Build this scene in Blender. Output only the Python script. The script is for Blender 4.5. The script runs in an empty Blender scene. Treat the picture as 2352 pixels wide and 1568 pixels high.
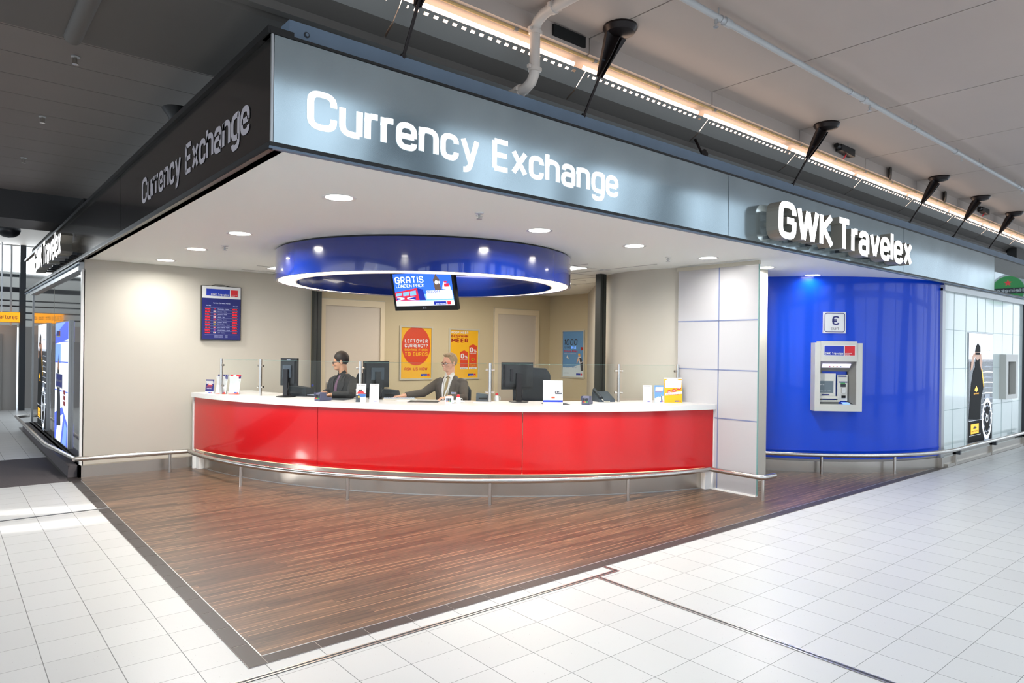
import bpy, bmesh, math, random
from mathutils import Vector, Matrix
random.seed(7)
PI = math.pi
scn = bpy.context.scene
col = scn.collection

# ---------------------------------------------------------------- camera
cam_d = bpy.data.cameras.new('camera')
cam_d.sensor_width = 36.0
cam_d.lens = 36.0 * 1568 / 2352
cam_d.shift_y = 17.5 / 2352
cam_d.clip_start = 0.05
cam_d.clip_end = 200
cam = bpy.data.objects.new('camera', cam_d)
col.objects.link(cam)
TH, RL = math.radians(49.98), 0.0122
fwd = Vector((math.cos(TH), math.sin(TH), 0))
rgt = Vector((math.sin(TH), -math.cos(TH), 0))
upv = Vector((0, 0, 1))
cx_ = rgt * math.cos(RL) + upv * math.sin(RL)
cy_ = -rgt * math.sin(RL) + upv * math.cos(RL)
mw = Matrix.Identity(4)
for i in range(3):
    mw[i][0], mw[i][1], mw[i][2] = cx_[i], cy_[i], -fwd[i]
mw[0][3], mw[1][3], mw[2][3] = -1.2475, -3.5747, 1.675
cam.matrix_world = mw
scn.camera = cam

# ---------------------------------------------------------------- light
scn.view_settings.view_transform = 'Standard'
scn.view_settings.look = 'None'
scn.view_settings.gamma = 1.0
scn.view_settings.use_curve_mapping = False
scn.view_settings.exposure = 0.42

world = bpy.data.worlds.new('sky')
scn.world = world
world.use_nodes = True
wn = world.node_tree
bg = wn.nodes['Background']
bg.inputs[0].default_value = (0.80, 0.90, 1.0, 1)
bg.inputs[1].default_value = 1.6

def area(name, loc, target, sx, sy, power, color):
    d = bpy.data.lights.new(name, 'AREA')
    d.shape = 'RECTANGLE'; d.size = sx; d.size_y = sy; d.energy = power; d.color = color
    o = bpy.data.objects.new(name, d); col.objects.link(o)
    o.location = loc
    o.rotation_euler = (Vector(target) - Vector(loc)).to_track_quat('-Z', 'Y').to_euler()
    return o
# daylight entering through the glazed hall roof in front of the shop, and through the far end glazing
area('skylight_daylight', (6.0, -9.0, 12.5), (6.0, -2.0, 0), 22, 6.0, 800, (0.84, 0.92, 1.0))
# added fill lamp that brightens the office, wider than any ceiling panel
area('office_fill_lamp', (5.3, 4.6, 2.7), (5.3, 4.6, 0), 2.2, 1.6, 62, (1, 0.93, 0.8))
area('left_side_area', (-9.0, 3.0, 4.2), (1.5, 4.0, 0.6), 10, 3.0, 110, (0.95, 0.97, 1.0))  # area lamp from the left side, where no window is modelled
area('end_window_daylight', (-1.5, 16.9, 4.6), (-1.0, 8.0, 0), 7, 2.6, 260, (0.9, 0.96, 1.0))

def spot(name, loc, power, angle=150, blend=0.6, color=(1, 0.93, 0.82), size=0.07, target=None):
    d = bpy.data.lights.new(name, 'SPOT')
    d.energy = power; d.spot_size = math.radians(angle); d.spot_blend = blend
    d.color = color; d.shadow_soft_size = size
    o = bpy.data.objects.new(name, d); col.objects.link(o); o.location = loc
    if target is not None:
        o.rotation_euler = (Vector(target) - Vector(loc)).to_track_quat('-Z', 'Y').to_euler()
    return o

def disk(name, loc, power, size=.17, color=(1, 0.98, 0.93)):
    d = bpy.data.lights.new(name, 'AREA'); d.shape = 'DISK'; d.size = size; d.energy = power; d.color = color; d.spread = math.radians(165)
    o = bpy.data.objects.new(name, d); col.objects.link(o); o.location = loc
    return o
# narrow spot lamps added to throw sun patches on the tile and wood floor
for x, y, w_, a_ in ((-.56, 4.75, 210, 2.1), (-.26, 4.6, 210, 2.0), (-.03, 4.62, 120, 1.7), (-.75, 4.02, 210, 2.1), (-.40, 3.98, 200, 2.0), (-.12, 4.03, 120, 1.6), (.42, 4.6, 110, 1.8), (.72, 4.52, 120, 1.8), (.45, 4.05, 90, 1.7), (1.2, 4.7, 90, 1.7)):
    spot('sun_patch_spot', (-8.5, y + 2.2, 3.1), w_ * 26, a_ * 1.3, 1.0, (1, .98, .94), .03, (x, y, 0))
# ---------------------------------------------------------------- materials
def srgb(r, g, b):
    f = lambda c: (c / 255 / 12.92) if c / 255 <= 0.04045 else ((c / 255 + 0.055) / 1.055) ** 2.4
    return (f(r), f(g), f(b), 1)
MATS = {}
def mat(name, rgb, rough=0.5, metal=0.0, emit=0.0, coat=0.0, alpha=1.0, trans=0.0, spec=0.5, var=0.0, vscale=8.0, bump=0.0, bscale=40.0, stretch=(1, 1, 1)):
    m = bpy.data.materials.new(name); m.use_nodes = True
    nt = m.node_tree; p = nt.nodes['Principled BSDF']
    c = srgb(*rgb)
    p.inputs['Base Color'].default_value = c
    p.inputs['Roughness'].default_value = rough
    p.inputs['Metallic'].default_value = metal
    p.inputs['Coat Weight'].default_value = coat
    p.inputs['Coat Roughness'].default_value = 0.03
    p.inputs['Specular IOR Level'].default_value = spec
    p.inputs['Alpha'].default_value = alpha
    p.inputs['Transmission Weight'].default_value = trans
    if emit:
        p.inputs['Emission Color'].default_value = c
        p.inputs['Emission Strength'].default_value = emit
    if var or bump:
        tc = nt.nodes.new('ShaderNodeTexCoord'); mp = nt.nodes.new('ShaderNodeMapping')
        mp.inputs['Scale'].default_value = stretch
        nt.links.new(tc.outputs['Object'], mp.inputs[0])
    if var:
        n = nt.nodes.new('ShaderNodeTexNoise'); n.inputs['Scale'].default_value = vscale; n.inputs['Detail'].default_value = 4
        r = nt.nodes.new('ShaderNodeMapRange'); r.inputs[1].default_value = 0.3; r.inputs[2].default_value = 0.7
        r.inputs[3].default_value = 1 - var; r.inputs[4].default_value = 1 + var
        h = nt.nodes.new('ShaderNodeHueSaturation'); h.inputs['Color'].default_value = c
        nt.links.new(mp.outputs[0], n.inputs['Vector']); nt.links.new(n.outputs[0], r.inputs[0])
        nt.links.new(r.outputs[0], h.inputs['Value']); nt.links.new(h.outputs[0], p.inputs['Base Color'])
    if bump:
        n2 = nt.nodes.new('ShaderNodeTexNoise'); n2.inputs['Scale'].default_value = bscale
        b = nt.nodes.new('ShaderNodeBump'); b.inputs['Strength'].default_value = bump; b.inputs['Distance'].default_value = 0.01
        nt.links.new(mp.outputs[0], n2.inputs['Vector']); nt.links.new(n2.outputs[0], b.inputs['Height']); nt.links.new(b.outputs[0], p.inputs['Normal'])
    MATS[name] = m
    return m

def N(nt, typ, **kw):
    n = nt.nodes.new(typ)
    for k, v in kw.items():
        if k == 'op': n.operation = v
        else: n.inputs[int(k[1:])].default_value = v
    return n
def math_n(nt, op, a, b=None, c=None):
    n = nt.nodes.new('ShaderNodeMath'); n.operation = op
    for i, v in enumerate((a, b, c)):
        if v is None: continue
        if isinstance(v, (int, float)): n.inputs[i].default_value = v
        else: nt.links.new(v, n.inputs[i])
    return n.outputs[0]

def tile_mat():
    m = mat('white_speckled_floor_tile', (222, 224, 224), rough=0.34, spec=0.35)
    nt = m.node_tree; p = nt.nodes['Principled BSDF']
    g = nt.nodes.new('ShaderNodeNewGeometry'); sx = nt.nodes.new('ShaderNodeSeparateXYZ'); nt.links.new(g.outputs['Position'], sx.inputs[0])
    def line(o, ph, w):
        f = math_n(nt, 'FRACT', math_n(nt, 'DIVIDE', math_n(nt, 'ADD', o, -ph + 30), 0.3))
        d = math_n(nt, 'MINIMUM', f, math_n(nt, 'SUBTRACT', 1.0, f))
        return math_n(nt, 'LESS_THAN', d, w)
    lx = line(sx.outputs[0], 0.086, 0.0075); ly = line(sx.outputs[1], 0.126, 0.0058)
    grout = math_n(nt, 'MAXIMUM', lx, ly)
    # per tile tone
    fx = math_n(nt, 'FLOOR', math_n(nt, 'DIVIDE', math_n(nt, 'ADD', sx.outputs[0], 29.914), 0.3))
    fy = math_n(nt, 'FLOOR', math_n(nt, 'DIVIDE', math_n(nt, 'ADD', sx.outputs[1], 29.874), 0.3))
    cb = nt.nodes.new('ShaderNodeCombineXYZ'); nt.links.new(fx, cb.inputs[0]); nt.links.new(fy, cb.inputs[1])
    wn_ = nt.nodes.new('ShaderNodeTexWhiteNoise'); nt.links.new(cb.outputs[0], wn_.inputs[0])
    tone = math_n(nt, 'ADD', 0.96, math_n(nt, 'MULTIPLY', wn_.outputs[0], 0.06))
    sp = nt.nodes.new('ShaderNodeTexVoronoi'); sp.inputs['Scale'].default_value = 42; nt.links.new(g.outputs['Position'], sp.inputs['Vector'])
    spk = math_n(nt, 'LESS_THAN', sp.outputs['Distance'], 0.085)
    sc_ = nt.nodes.new('ShaderNodeSeparateColor'); nt.links.new(sp.outputs['Color'], sc_.inputs[0])
    spk = math_n(nt, 'MULTIPLY', spk, math_n(nt, 'GREATER_THAN', sc_.outputs[0], 0.62))
    v = math_n(nt, 'MULTIPLY', tone, math_n(nt, 'SUBTRACT', 1.0, math_n(nt, 'MULTIPLY', spk, 0.35)))
    v = math_n(nt, 'MULTIPLY', v, math_n(nt, 'SUBTRACT', 1.0, math_n(nt, 'MULTIPLY', grout, 0.62)))
    h = nt.nodes.new('ShaderNodeHueSaturation'); h.inputs['Color'].default_value = srgb(190, 190, 189)
    nt.links.new(v, h.inputs['Value']); nt.links.new(h.outputs[0], p.inputs['Base Color'])
    r = math_n(nt, 'ADD', 0.36, math_n(nt, 'MULTIPLY', grout, 0.4)); nt.links.new(r, p.inputs['Roughness'])
    return m

def wood_mat():
    m = mat('walnut_strip_floor', (110, 70, 50), rough=0.4, coat=0.14)
    nt = m.node_tree; p = nt.nodes['Principled BSDF']
    p.inputs['Coat Roughness'].default_value = 0.16
    g = nt.nodes.new('ShaderNodeNewGeometry'); sx = nt.nodes.new('ShaderNodeSeparateXYZ'); nt.links.new(g.outputs['Position'], sx.inputs[0])
    X, Y = sx.outputs[0], sx.outputs[1]
    RH = 0.06
    yr = math_n(nt, 'DIVIDE', math_n(nt, 'ADD', Y, 20.0), RH)
    row = math_n(nt, 'FLOOR', yr); fy = math_n(nt, 'FRACT', yr)
    w1 = nt.nodes.new('ShaderNodeTexWhiteNoise'); w1.noise_dimensions = '1D'; nt.links.new(row, w1.inputs['W'])
    xs = math_n(nt, 'ADD', math_n(nt, 'DIVIDE', math_n(nt, 'ADD', X, 20.0), 1.05), math_n(nt, 'MULTIPLY', w1.outputs[0], 7.0))
    cell = math_n(nt, 'FLOOR', xs); fx = math_n(nt, 'FRACT', xs)
    cb = nt.nodes.new('ShaderNodeCombineXYZ'); nt.links.new(row, cb.inputs[0]); nt.links.new(cell, cb.inputs[1])
    w2 = nt.nodes.new('ShaderNodeTexWhiteNoise'); nt.links.new(cb.outputs[0], w2.inputs[0])
    mp = nt.nodes.new('ShaderNodeMapping'); mp.inputs['Scale'].default_value = (1.6, 26, 1); nt.links.new(g.outputs['Position'], mp.inputs[0])
    av = nt.nodes.new('ShaderNodeVectorMath'); av.operation = 'ADD'
    sv = nt.nodes.new('ShaderNodeVectorMath'); sv.operation = 'SCALE'; sv.inputs[3].default_value = 40
    nt.links.new(w2.outputs['Color'], sv.inputs[0]); nt.links.new(mp.outputs[0], av.inputs[0]); nt.links.new(sv.outputs[0], av.inputs[1])
    n = nt.nodes.new('ShaderNodeTexNoise'); n.inputs['Scale'].default_value = 2.2; n.inputs['Detail'].default_value = 6; n.inputs['Distortion'].default_value = 0.8
    nt.links.new(av.outputs[0], n.inputs['Vector'])
    t = math_n(nt, 'ADD', math_n(nt, 'MULTIPLY', w2.outputs[0], 0.42), math_n(nt, 'MULTIPLY', math_n(nt, 'SUBTRACT', n.outputs[0], 0.5), 1.5))
    t = math_n(nt, 'ADD', t, 0.16)
    cr = nt.nodes.new('ShaderNodeValToRGB'); nt.links.new(t, cr.inputs[0])
    e = cr.color_ramp.elements
    e[0].position = 0.0; e[0].color = srgb(56, 42, 32)
    e[1].position = 1.0; e[1].color = srgb(142, 108, 80)
    k = e.new(0.35); k.color = srgb(80, 60, 46)
    k = e.new(0.7); k.color = srgb(106, 79, 59)
    # pale sapwood edge lines on some strips
    sc_ = nt.nodes.new('ShaderNodeSeparateColor'); nt.links.new(w2.outputs['Color'], sc_.inputs[0])
    wob = math_n(nt, 'MULTIPLY', n.outputs[0], 0.26)
    sap = math_n(nt, 'MULTIPLY', math_n(nt, 'LESS_THAN', fy, wob), math_n(nt, 'GREATER_THAN', sc_.outputs[1], 0.5))
    mx = nt.nodes.new('ShaderNodeMix'); mx.data_type = 'RGBA'
    nt.links.new(math_n(nt, 'MULTIPLY', sap, 0.75), mx.inputs[0]); nt.links.new(cr.outputs[0], mx.inputs[6]); mx.inputs[7].default_value = srgb(168, 130, 98)
    seam = math_n(nt, 'MAXIMUM', math_n(nt, 'LESS_THAN', fy, 0.03), math_n(nt, 'LESS_THAN', fx, 0.004))
    h = nt.nodes.new('ShaderNodeHueSaturation'); nt.links.new(mx.outputs[2], h.inputs['Color'])
    nt.links.new(math_n(nt, 'SUBTRACT', 1.0, math_n(nt, 'MULTIPLY', seam, 0.35)), h.inputs['Value'])
    nt.links.new(h.outputs[0], p.inputs['Base Color'])
    return m

def glass_mat(name, tint, refl=0.1, rough=0.0, opac=0.06):
    m = bpy.data.materials.new(name); m.use_nodes = True; nt = m.node_tree
    for n in list(nt.nodes): nt.nodes.remove(n)
    out = nt.nodes.new('ShaderNodeOutputMaterial'); tr = nt.nodes.new('ShaderNodeBsdfTransparent'); gl = nt.nodes.new('ShaderNodeBsdfGlossy'); df = nt.nodes.new('ShaderNodeBsdfDiffuse')
    gl.inputs['Roughness'].default_value = rough; df.inputs[0].default_value = srgb(*tint); tr.inputs[0].default_value = srgb(*tint)
    fr = nt.nodes.new('ShaderNodeFresnel'); fr.inputs[0].default_value = 1.45
    gm = nt.nodes.new('ShaderNodeNewGeometry')
    f2 = math_n(nt, 'MINIMUM', math_n(nt, 'MULTIPLY', math_n(nt, 'MULTIPLY', fr.outputs[0], refl * 10), math_n(nt, 'SUBTRACT', 1.0, gm.outputs['Backfacing'])), 1.0)
    a = nt.nodes.new('ShaderNodeMixShader'); a.inputs[0].default_value = opac; nt.links.new(tr.outputs[0], a.inputs[1]); nt.links.new(df.outputs[0], a.inputs[2])
    b = nt.nodes.new('ShaderNodeMixShader'); nt.links.new(f2, b.inputs[0]); nt.links.new(a.outputs[0], b.inputs[1]); nt.links.new(gl.outputs[0], b.inputs[2])
    nt.links.new(b.outputs[0], out.inputs[0])
    MATS[name] = m
    return m

M_TILE = tile_mat(); M_WOOD = wood_mat()
mat('white_wall_paint', (190, 185, 174), 0.6, var=0.02, vscale=1.5)
mat('cream_wall_paint', (196, 183, 152), 0.6, var=0.02, vscale=1.5)
mat('booth_ceiling_paint', (248, 252, 250), 0.55)
mat('hall_ceiling_panel', (176, 164, 156), 0.6, var=0.03, vscale=0.6)
mat('hall_ceiling_dark', (92, 88, 84), 0.65, var=0.04, vscale=0.5)
mat('hall_ceiling_plank', (120, 112, 108), 0.6)
mat('dark_beam', (48, 48, 50), 0.6)
mat('light_soffit', (190, 182, 174), 0.6)
mat('band_tile', (58, 52, 51), 0.42, spec=.35)
mat('band_grout', (150, 142, 138), 0.6)
mat('black', (14, 14, 15), 0.45)
mat('black_gloss', (16, 15, 18), 0.18)
mat('black_steel', (34, 27, 27), 0.35, metal=0.5)
mat('dark_void', (10, 10, 10), 0.9)
mat('brushed_steel', (204, 200, 195), 0.24, metal=1.0)
mat('dull_steel', (190, 184, 176), 0.27, metal=1.0, var=0.04, vscale=2)
mat('aluminium', (186, 188, 190), 0.38, metal=0.8)
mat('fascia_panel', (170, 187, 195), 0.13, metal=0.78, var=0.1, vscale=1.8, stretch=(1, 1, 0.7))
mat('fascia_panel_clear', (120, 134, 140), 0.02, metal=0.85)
mat('fascia_panel_shaded', (92, 88, 86), 0.16, metal=0.85, var=0.04, vscale=1.0)  # same panel as the front; the left side's shade is in its colour
mat('fascia_beam', (104, 122, 142), 0.5, metal=0.0, var=0.08, vscale=4)
mat('red_lacquer', (204, 14, 20), 0.16, coat=0.4, spec=.5)
mat('blue_lacquer', (0, 68, 208), 0.22, coat=0.25, spec=0.35)
mat('blue_band', (8, 38, 124), 0.14, coat=0.9)
mat('white_solid', (232, 232, 231), 0.25, coat=0.15)
mat('glowing_white_vinyl', (250, 250, 250), 0.5, emit=0.7)  # emission added so the vinyl letters stand out brighter on the band
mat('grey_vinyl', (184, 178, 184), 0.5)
mat('letter_face', (255, 255, 255), 0.4, emit=1.6)
mat('letter_side', (150, 146, 136), 0.4, metal=0.3)
mat('strip_warm', (255, 226, 198), 0.5, emit=5.5)
mat('trough_light', (255, 222, 196), 0.5, emit=3.2)
mat('trough_metal', (140, 138, 134), 0.5, metal=0.2)
mat('lamp_glow', (255, 250, 240), 0.5, emit=9.0)
mat('toe_glow', (255, 226, 184), 0.5, emit=0.9)
mat('panel_glow', (255, 253, 248), 0.5, emit=3.0)
mat('painted_pipe', (200, 190, 182), 0.35)
mat('pipe_grey', (176, 178, 180), 0.4)
mat('pipe_cream', (196, 164, 110), 0.45)
mat('frame_grey', (188, 184, 170), 0.4)
mat('door_paint', (206, 196, 182), 0.5)
mat('door_frame_paint', (222, 208, 180), 0.5)
mat('dark_green_steel', (44, 48, 44), 0.35)
mat('atm_shell', (202, 202, 196), 0.35)
mat('atm_dark', (120, 120, 116), 0.45)
mat('atm_screen', (84, 96, 104), 0.2, emit=0.3)
mat('atm_light', (214, 210, 250), 0.4, emit=1.3)
mat('logo_blue', (28, 54, 170), 0.4)
mat('logo_red', (206, 30, 44), 0.4)
mat('print_white', (218, 220, 222), 0.5)
mat('navy', (24, 30, 104), 0.35)
mat('text_light', (190, 196, 226), 0.5, emit=0.15)
mat('led_red', (255, 16, 50), 0.4, emit=.9)
mat('led_back', (70, 8, 20), 0.4)
mat('poster_yellow', (232, 176, 26), 0.45)
mat('poster_red', (206, 66, 34), 0.45)
mat('poster_deep_red', (178, 48, 34), 0.45)
mat('poster_sky', (98, 148, 196), 0.45)
mat('poster_pale', (206, 222, 234), 0.45)
mat('ink_dark', (58, 62, 72), 0.5)
mat('ink_blue', (60, 110, 180), 0.5)
mat('skin_print', (214, 168, 136), 0.5)
mat('glass_tile_white', (232, 245, 244), 0.12, coat=0.5)
mat('glass_tile_seam', (120, 150, 150), 0.3)
mat('partition_glass', (186, 185, 188), 0.2, coat=0.4)
mat('partition_seam', (120, 130, 165), 0.3)
mat('glass_edge', (130, 170, 165), 0.2)
mat('monitor_black', (22, 22, 26), 0.35)
mat('monitor_grey', (60, 70, 80), 0.3)
mat('chair_fabric', (34, 42, 50), 0.8)
mat('device_blue', (74, 78, 104), 0.45)
mat('device_white', (214, 222, 236), 0.4)
mat('mat_ribbed', (92, 86, 88), 0.8)
mat('sign_orange', (250, 160, 30), 0.4, emit=0.75)
mat('door_metal', (150, 146, 144), 0.35, metal=0.4)
mat('concrete_light', (176, 172, 168), 0.7)
mat('frame_dark', (44, 48, 54), 0.4)
mat('ad_white', (232, 240, 250), 0.3, emit=0.85)
mat('ad_blue', (70, 96, 214), 0.3, emit=0.8)
mat('ad_midblue', (120, 160, 235), 0.3, emit=0.8)
mat('ad_black', (12, 12, 14), 0.6, spec=.2)
mat('ad_sea', (70, 78, 88), 0.2, var=0.8, vscale=14, stretch=(1, 1, 3))
mat('ad_yellow', (250, 190, 10), 0.3, emit=0.6)
mat('ad_skin', (200, 150, 120), 0.3, emit=0.2)
mat('ad_grey', (150, 160, 176), 0.3, emit=0.3)
mat('tv_blue', (46, 104, 232), 0.3, emit=0.9)
mat('tv_lightblue', (120, 176, 250), 0.3, emit=0.9)
mat('tv_white', (236, 244, 255), 0.3, emit=0.95)
mat('tv_red', (206, 36, 60), 0.3, emit=0.8)
mat('tv_brown', (110, 92, 84), 0.3, emit=0.5)
mat('tv_navy', (20, 40, 150), 0.3, emit=0.8)
mat('green_badge', (40, 130, 60), 0.4, emit=0.5)
mat('red_star', (220, 40, 50), 0.4, emit=0.5)
glass_mat('clear_glass', (252, 254, 253), refl=0.035, opac=0.004)
glass_mat('dark_mirror_glass', (150, 150, 146), refl=0.25, opac=0.25)
mat('showcase_glass', (124, 121, 117), 0.07, metal=0.45, coat=.6)

# ---------------------------------------------------------------- mesh helpers
class MB:
    def __init__(s): s.v = []; s.f = []; s.m = []; s.mats = []; s.smooth = []
    def mi(s, m):
        if m is None: m = s.mats[0] if s.mats else 'white_wall_paint'
        if m not in s.mats: s.mats.append(m)
        return s.mats.index(m)
    def add(s, vs, fs, m=None, smooth=False):
        k = len(s.v); s.v += [tuple(v) for v in vs]; i = s.mi(m)
        for f in fs: s.f.append(tuple(k + j for j in f)); s.m.append(i); s.smooth.append(smooth)
        return s
    def box(s, a, b, m=None):
        x0, y0, z0 = (min(a[i], b[i]) for i in range(3)); x1, y1, z1 = (max(a[i], b[i]) for i in range(3))
        vs = [(x0, y0, z0), (x1, y0, z0), (x1, y1, z0), (x0, y1, z0), (x0, y0, z1), (x1, y0, z1), (x1, y1, z1), (x0, y1, z1)]
        return s.add(vs, [(0, 3, 2, 1), (4, 5, 6, 7), (0, 1, 5, 4), (1, 2, 6, 5), (2, 3, 7, 6), (3, 0, 4, 7)], m)
    def obox(s, o, ux, uy, uz, m=None):
        o, ux, uy, uz = map(Vector, (o, ux, uy, uz))
        vs = [o, o + ux, o + ux + uy, o + uy, o + uz, o + ux + uz, o + ux + uy + uz, o + uy + uz]
        fs = [(0, 3, 2, 1), (4, 5, 6, 7), (0, 1, 5, 4), (1, 2, 6, 5), (2, 3, 7, 6), (3, 0, 4, 7)]
        if ux.cross(uy).dot(uz) < 0: fs = [f[::-1] for f in fs]
        return s.add(vs, fs, m)
    def cyl(s, p, q, r, r2=None, n=16, m=None, cap=True):
        p, q = Vector(p), Vector(q); r2 = r if r2 is None else r2
        d = (q - p).normalized(); a = d.orthogonal().normalized(); b = d.cross(a)
        vs = []
        for c, rr in ((p, r), (q, r2)):
            for i in range(n):
                t = 2 * PI * i / n; vs.append(c + a * (math.cos(t) * rr) + b * (math.sin(t) * rr))
        s.add(vs, [(i, (i + 1) % n, n + (i + 1) % n, n + i) for i in range(n)], m, True)
        if cap:
            s.add(vs[:n], [tuple(range(n))[::-1]], m); s.add(vs[n:], [tuple(range(n))], m)
        return s
    def tube(s, pts, r, n=12, m=None, cap=True):
        pts = [Vector(p) for p in pts]; rs = r if isinstance(r, (list, tuple)) else [r] * len(pts)
        vs = []; a = None
        for i, p in enumerate(pts):
            d = ((pts[min(i + 1, len(pts) - 1)] - p).normalized() + (p - pts[max(i - 1, 0)]).normalized())
            d = d.normalized() if d.length > 1e-6 else Vector((0, 0, 1))
            if a is None: a = d.orthogonal().normalized()
            else: a = (a - d * a.dot(d)).normalized()
            b = d.cross(a)
            for k in range(n):
                t = 2 * PI * k / n; vs.append(p + a * (math.cos(t) * rs[i]) + b * (math.sin(t) * rs[i]))
        fs = []
        for i in range(len(pts) - 1):
            for k in range(n):
                k2 = (k + 1) % n; fs.append((i * n + k, i * n + k2, (i + 1) * n + k2, (i + 1) * n + k))
        s.add(vs, fs, m, True)
        if cap:
            s.add(vs[:n], [tuple(range(n))[::-1]], m); s.add(vs[-n:], [tuple(range(n))], m)
        return s
    def lathe(s, prof, c=(0, 0, 0), n=32, m=None, a0=0.0, a1=2 * PI):
        full = abs(a1 - a0 - 2 * PI) < 1e-6; k = n if full else n + 1; vs = []
        for (r, z) in prof:
            for i in range(k):
                t = a0 + (a1 - a0) * i / n; vs.append((c[0] + r * math.cos(t), c[1] + r * math.sin(t), c[2] + z))
        fs = []
        for j in range(len(prof) - 1):
            for i in range(n):
                i2 = (i + 1) % k; fs.append((j * k + i, j * k + i2, (j + 1) * k + i2, (j + 1) * k + i))
        return s.add(vs, fs, m, True)
    def ell(s, c, r, m=None, n=20, k=12, rot=None):
        c = Vector(c); vs = []
        for j in range(k + 1):
            ph = PI * j / k
            for i in range(n):
                t = 2 * PI * i / n; v = Vector((r[0] * math.sin(ph) * math.cos(t), r[1] * math.sin(ph) * math.sin(t), r[2] * math.cos(ph)))
                if rot is not None: v = rot @ v
                vs.append(c + v)
        fs = [(j * n + i, (j + 1) * n + i, (j + 1) * n + (i + 1) % n, j * n + (i + 1) % n) for j in range(k) for i in range(n)]
        return s.add(vs, fs, m, True)
    def prism(s, poly, z0, z1, m=None):
        n = len(poly); A = sum(poly[i][0] * poly[(i + 1) % n][1] - poly[(i + 1) % n][0] * poly[i][1] for i in range(n))
        if A < 0: poly = poly[::-1]
        vs = [(x, y, z0) for x, y in poly] + [(x, y, z1) for x, y in poly]
        fs = [tuple(range(n))[::-1], tuple(range(n, 2 * n))] + [(i, (i + 1) % n, n + (i + 1) % n, n + i) for i in range(n)]
        return s.add(vs, fs, m)
    def arcwall(s, c, r0, r1, a0, a1, z0, z1, n=48, m=None):
        """solid curved slab between radii r0<r1, degrees"""
        P = []
        for i in range(n + 1):
            t = math.radians(a0 + (a1 - a0) * i / n); P.append((math.cos(t), math.sin(t)))
        vs = []
        for (x, y) in P:
            vs += [(c[0] + x * r0, c[1] + y * r0, z0), (c[0] + x * r1, c[1] + y * r1, z0), (c[0] + x * r1, c[1] + y * r1, z1), (c[0] + x * r0, c[1] + y * r0, z1)]
        fs = []
        for i in range(n):
            k = 4 * i; q = k + 4
            s.add([vs[k], vs[q], vs[q + 3], vs[k + 3]], [(0, 1, 2, 3)][::1], m, True)
            s.add([vs[k + 1], vs[k + 2], vs[q + 2], vs[q + 1]], [(0, 1, 2, 3)], m, True)
            fs += [(k, k + 1, q + 1, q), (k + 2, k + 3, q + 3, q + 2)]
        fs += [(0, 3, 2, 1), (4 * n, 4 * n + 1, 4 * n + 2, 4 * n + 3)]
        return s.add(vs, fs, m)

BASE = {}
def build(name, mb, parent=None, m=None, weld=True):
    me = bpy.data.meshes.new(name)
    off = Vector(BASE.get(parent.name, (0, 0, 0))) if parent is not None else Vector((0, 0, 0))
    me.from_pydata([tuple(Vector(v) - off) for v in mb.v], [], mb.f)
    for k in (mb.mats if m is None else [m]): me.materials.append(MATS[k])
    if m is None: me.polygons.foreach_set('material_index', mb.m)
    me.polygons.foreach_set('use_smooth', mb.smooth)
    if weld and any(mb.smooth):
        bm = bmesh.new(); bm.from_mesh(me); bmesh.ops.remove_doubles(bm, verts=bm.verts, dist=1e-5); bm.to_mesh(me); bm.free()
        try: me.set_sharp_from_angle(angle=math.radians(38))
        except Exception: pass
    me.update()
    o = bpy.data.objects.new(name, me); col.objects.link(o)
    if parent is not None:
        o.parent = parent; BASE[o.name] = tuple(off)
    return o
def tag(o, label, cat, group=None, kind=None):
    if label: o['label'] = label
    if cat: o['category'] = cat
    if group: o['group'] = group
    if kind: o['kind'] = kind
    return o
def thing(name, loc, label, cat, group=None, rot=0.0, world=False):
    o = bpy.data.objects.new(name, None); col.objects.link(o); o.location = loc; o.rotation_euler = (0, 0, rot)
    o.empty_display_size = 0.05
    if world: BASE[o.name] = tuple(loc)
    return tag(o, label, cat, group)
def struct(name, mb, m=None, parent=None):
    o = build(name, mb, parent, m)
    if parent is None: o['kind'] = 'structure'
    return o
def single(name, mb, loc, label, cat, group=None, rot=0.0):
    """a one-mesh thing built in local coordinates"""
    o = build(name, mb); o.location = loc; o.rotation_euler = (0, 0, rot)
    return tag(o, label, cat, group)
def dup(root, loc, rot=None, label=None):
    def cp(o, par):
        c = o.copy(); col.objects.link(c)
        if par is not None: c.parent = par; c.matrix_parent_inverse = o.matrix_parent_inverse.copy()
        for ch in o.children: cp(ch, c)
        return c
    r = cp(root, None); r.location = loc
    if rot is not None: r.rotation_euler = (0, 0, rot)
    if label: r['label'] = label
    return r

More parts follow.
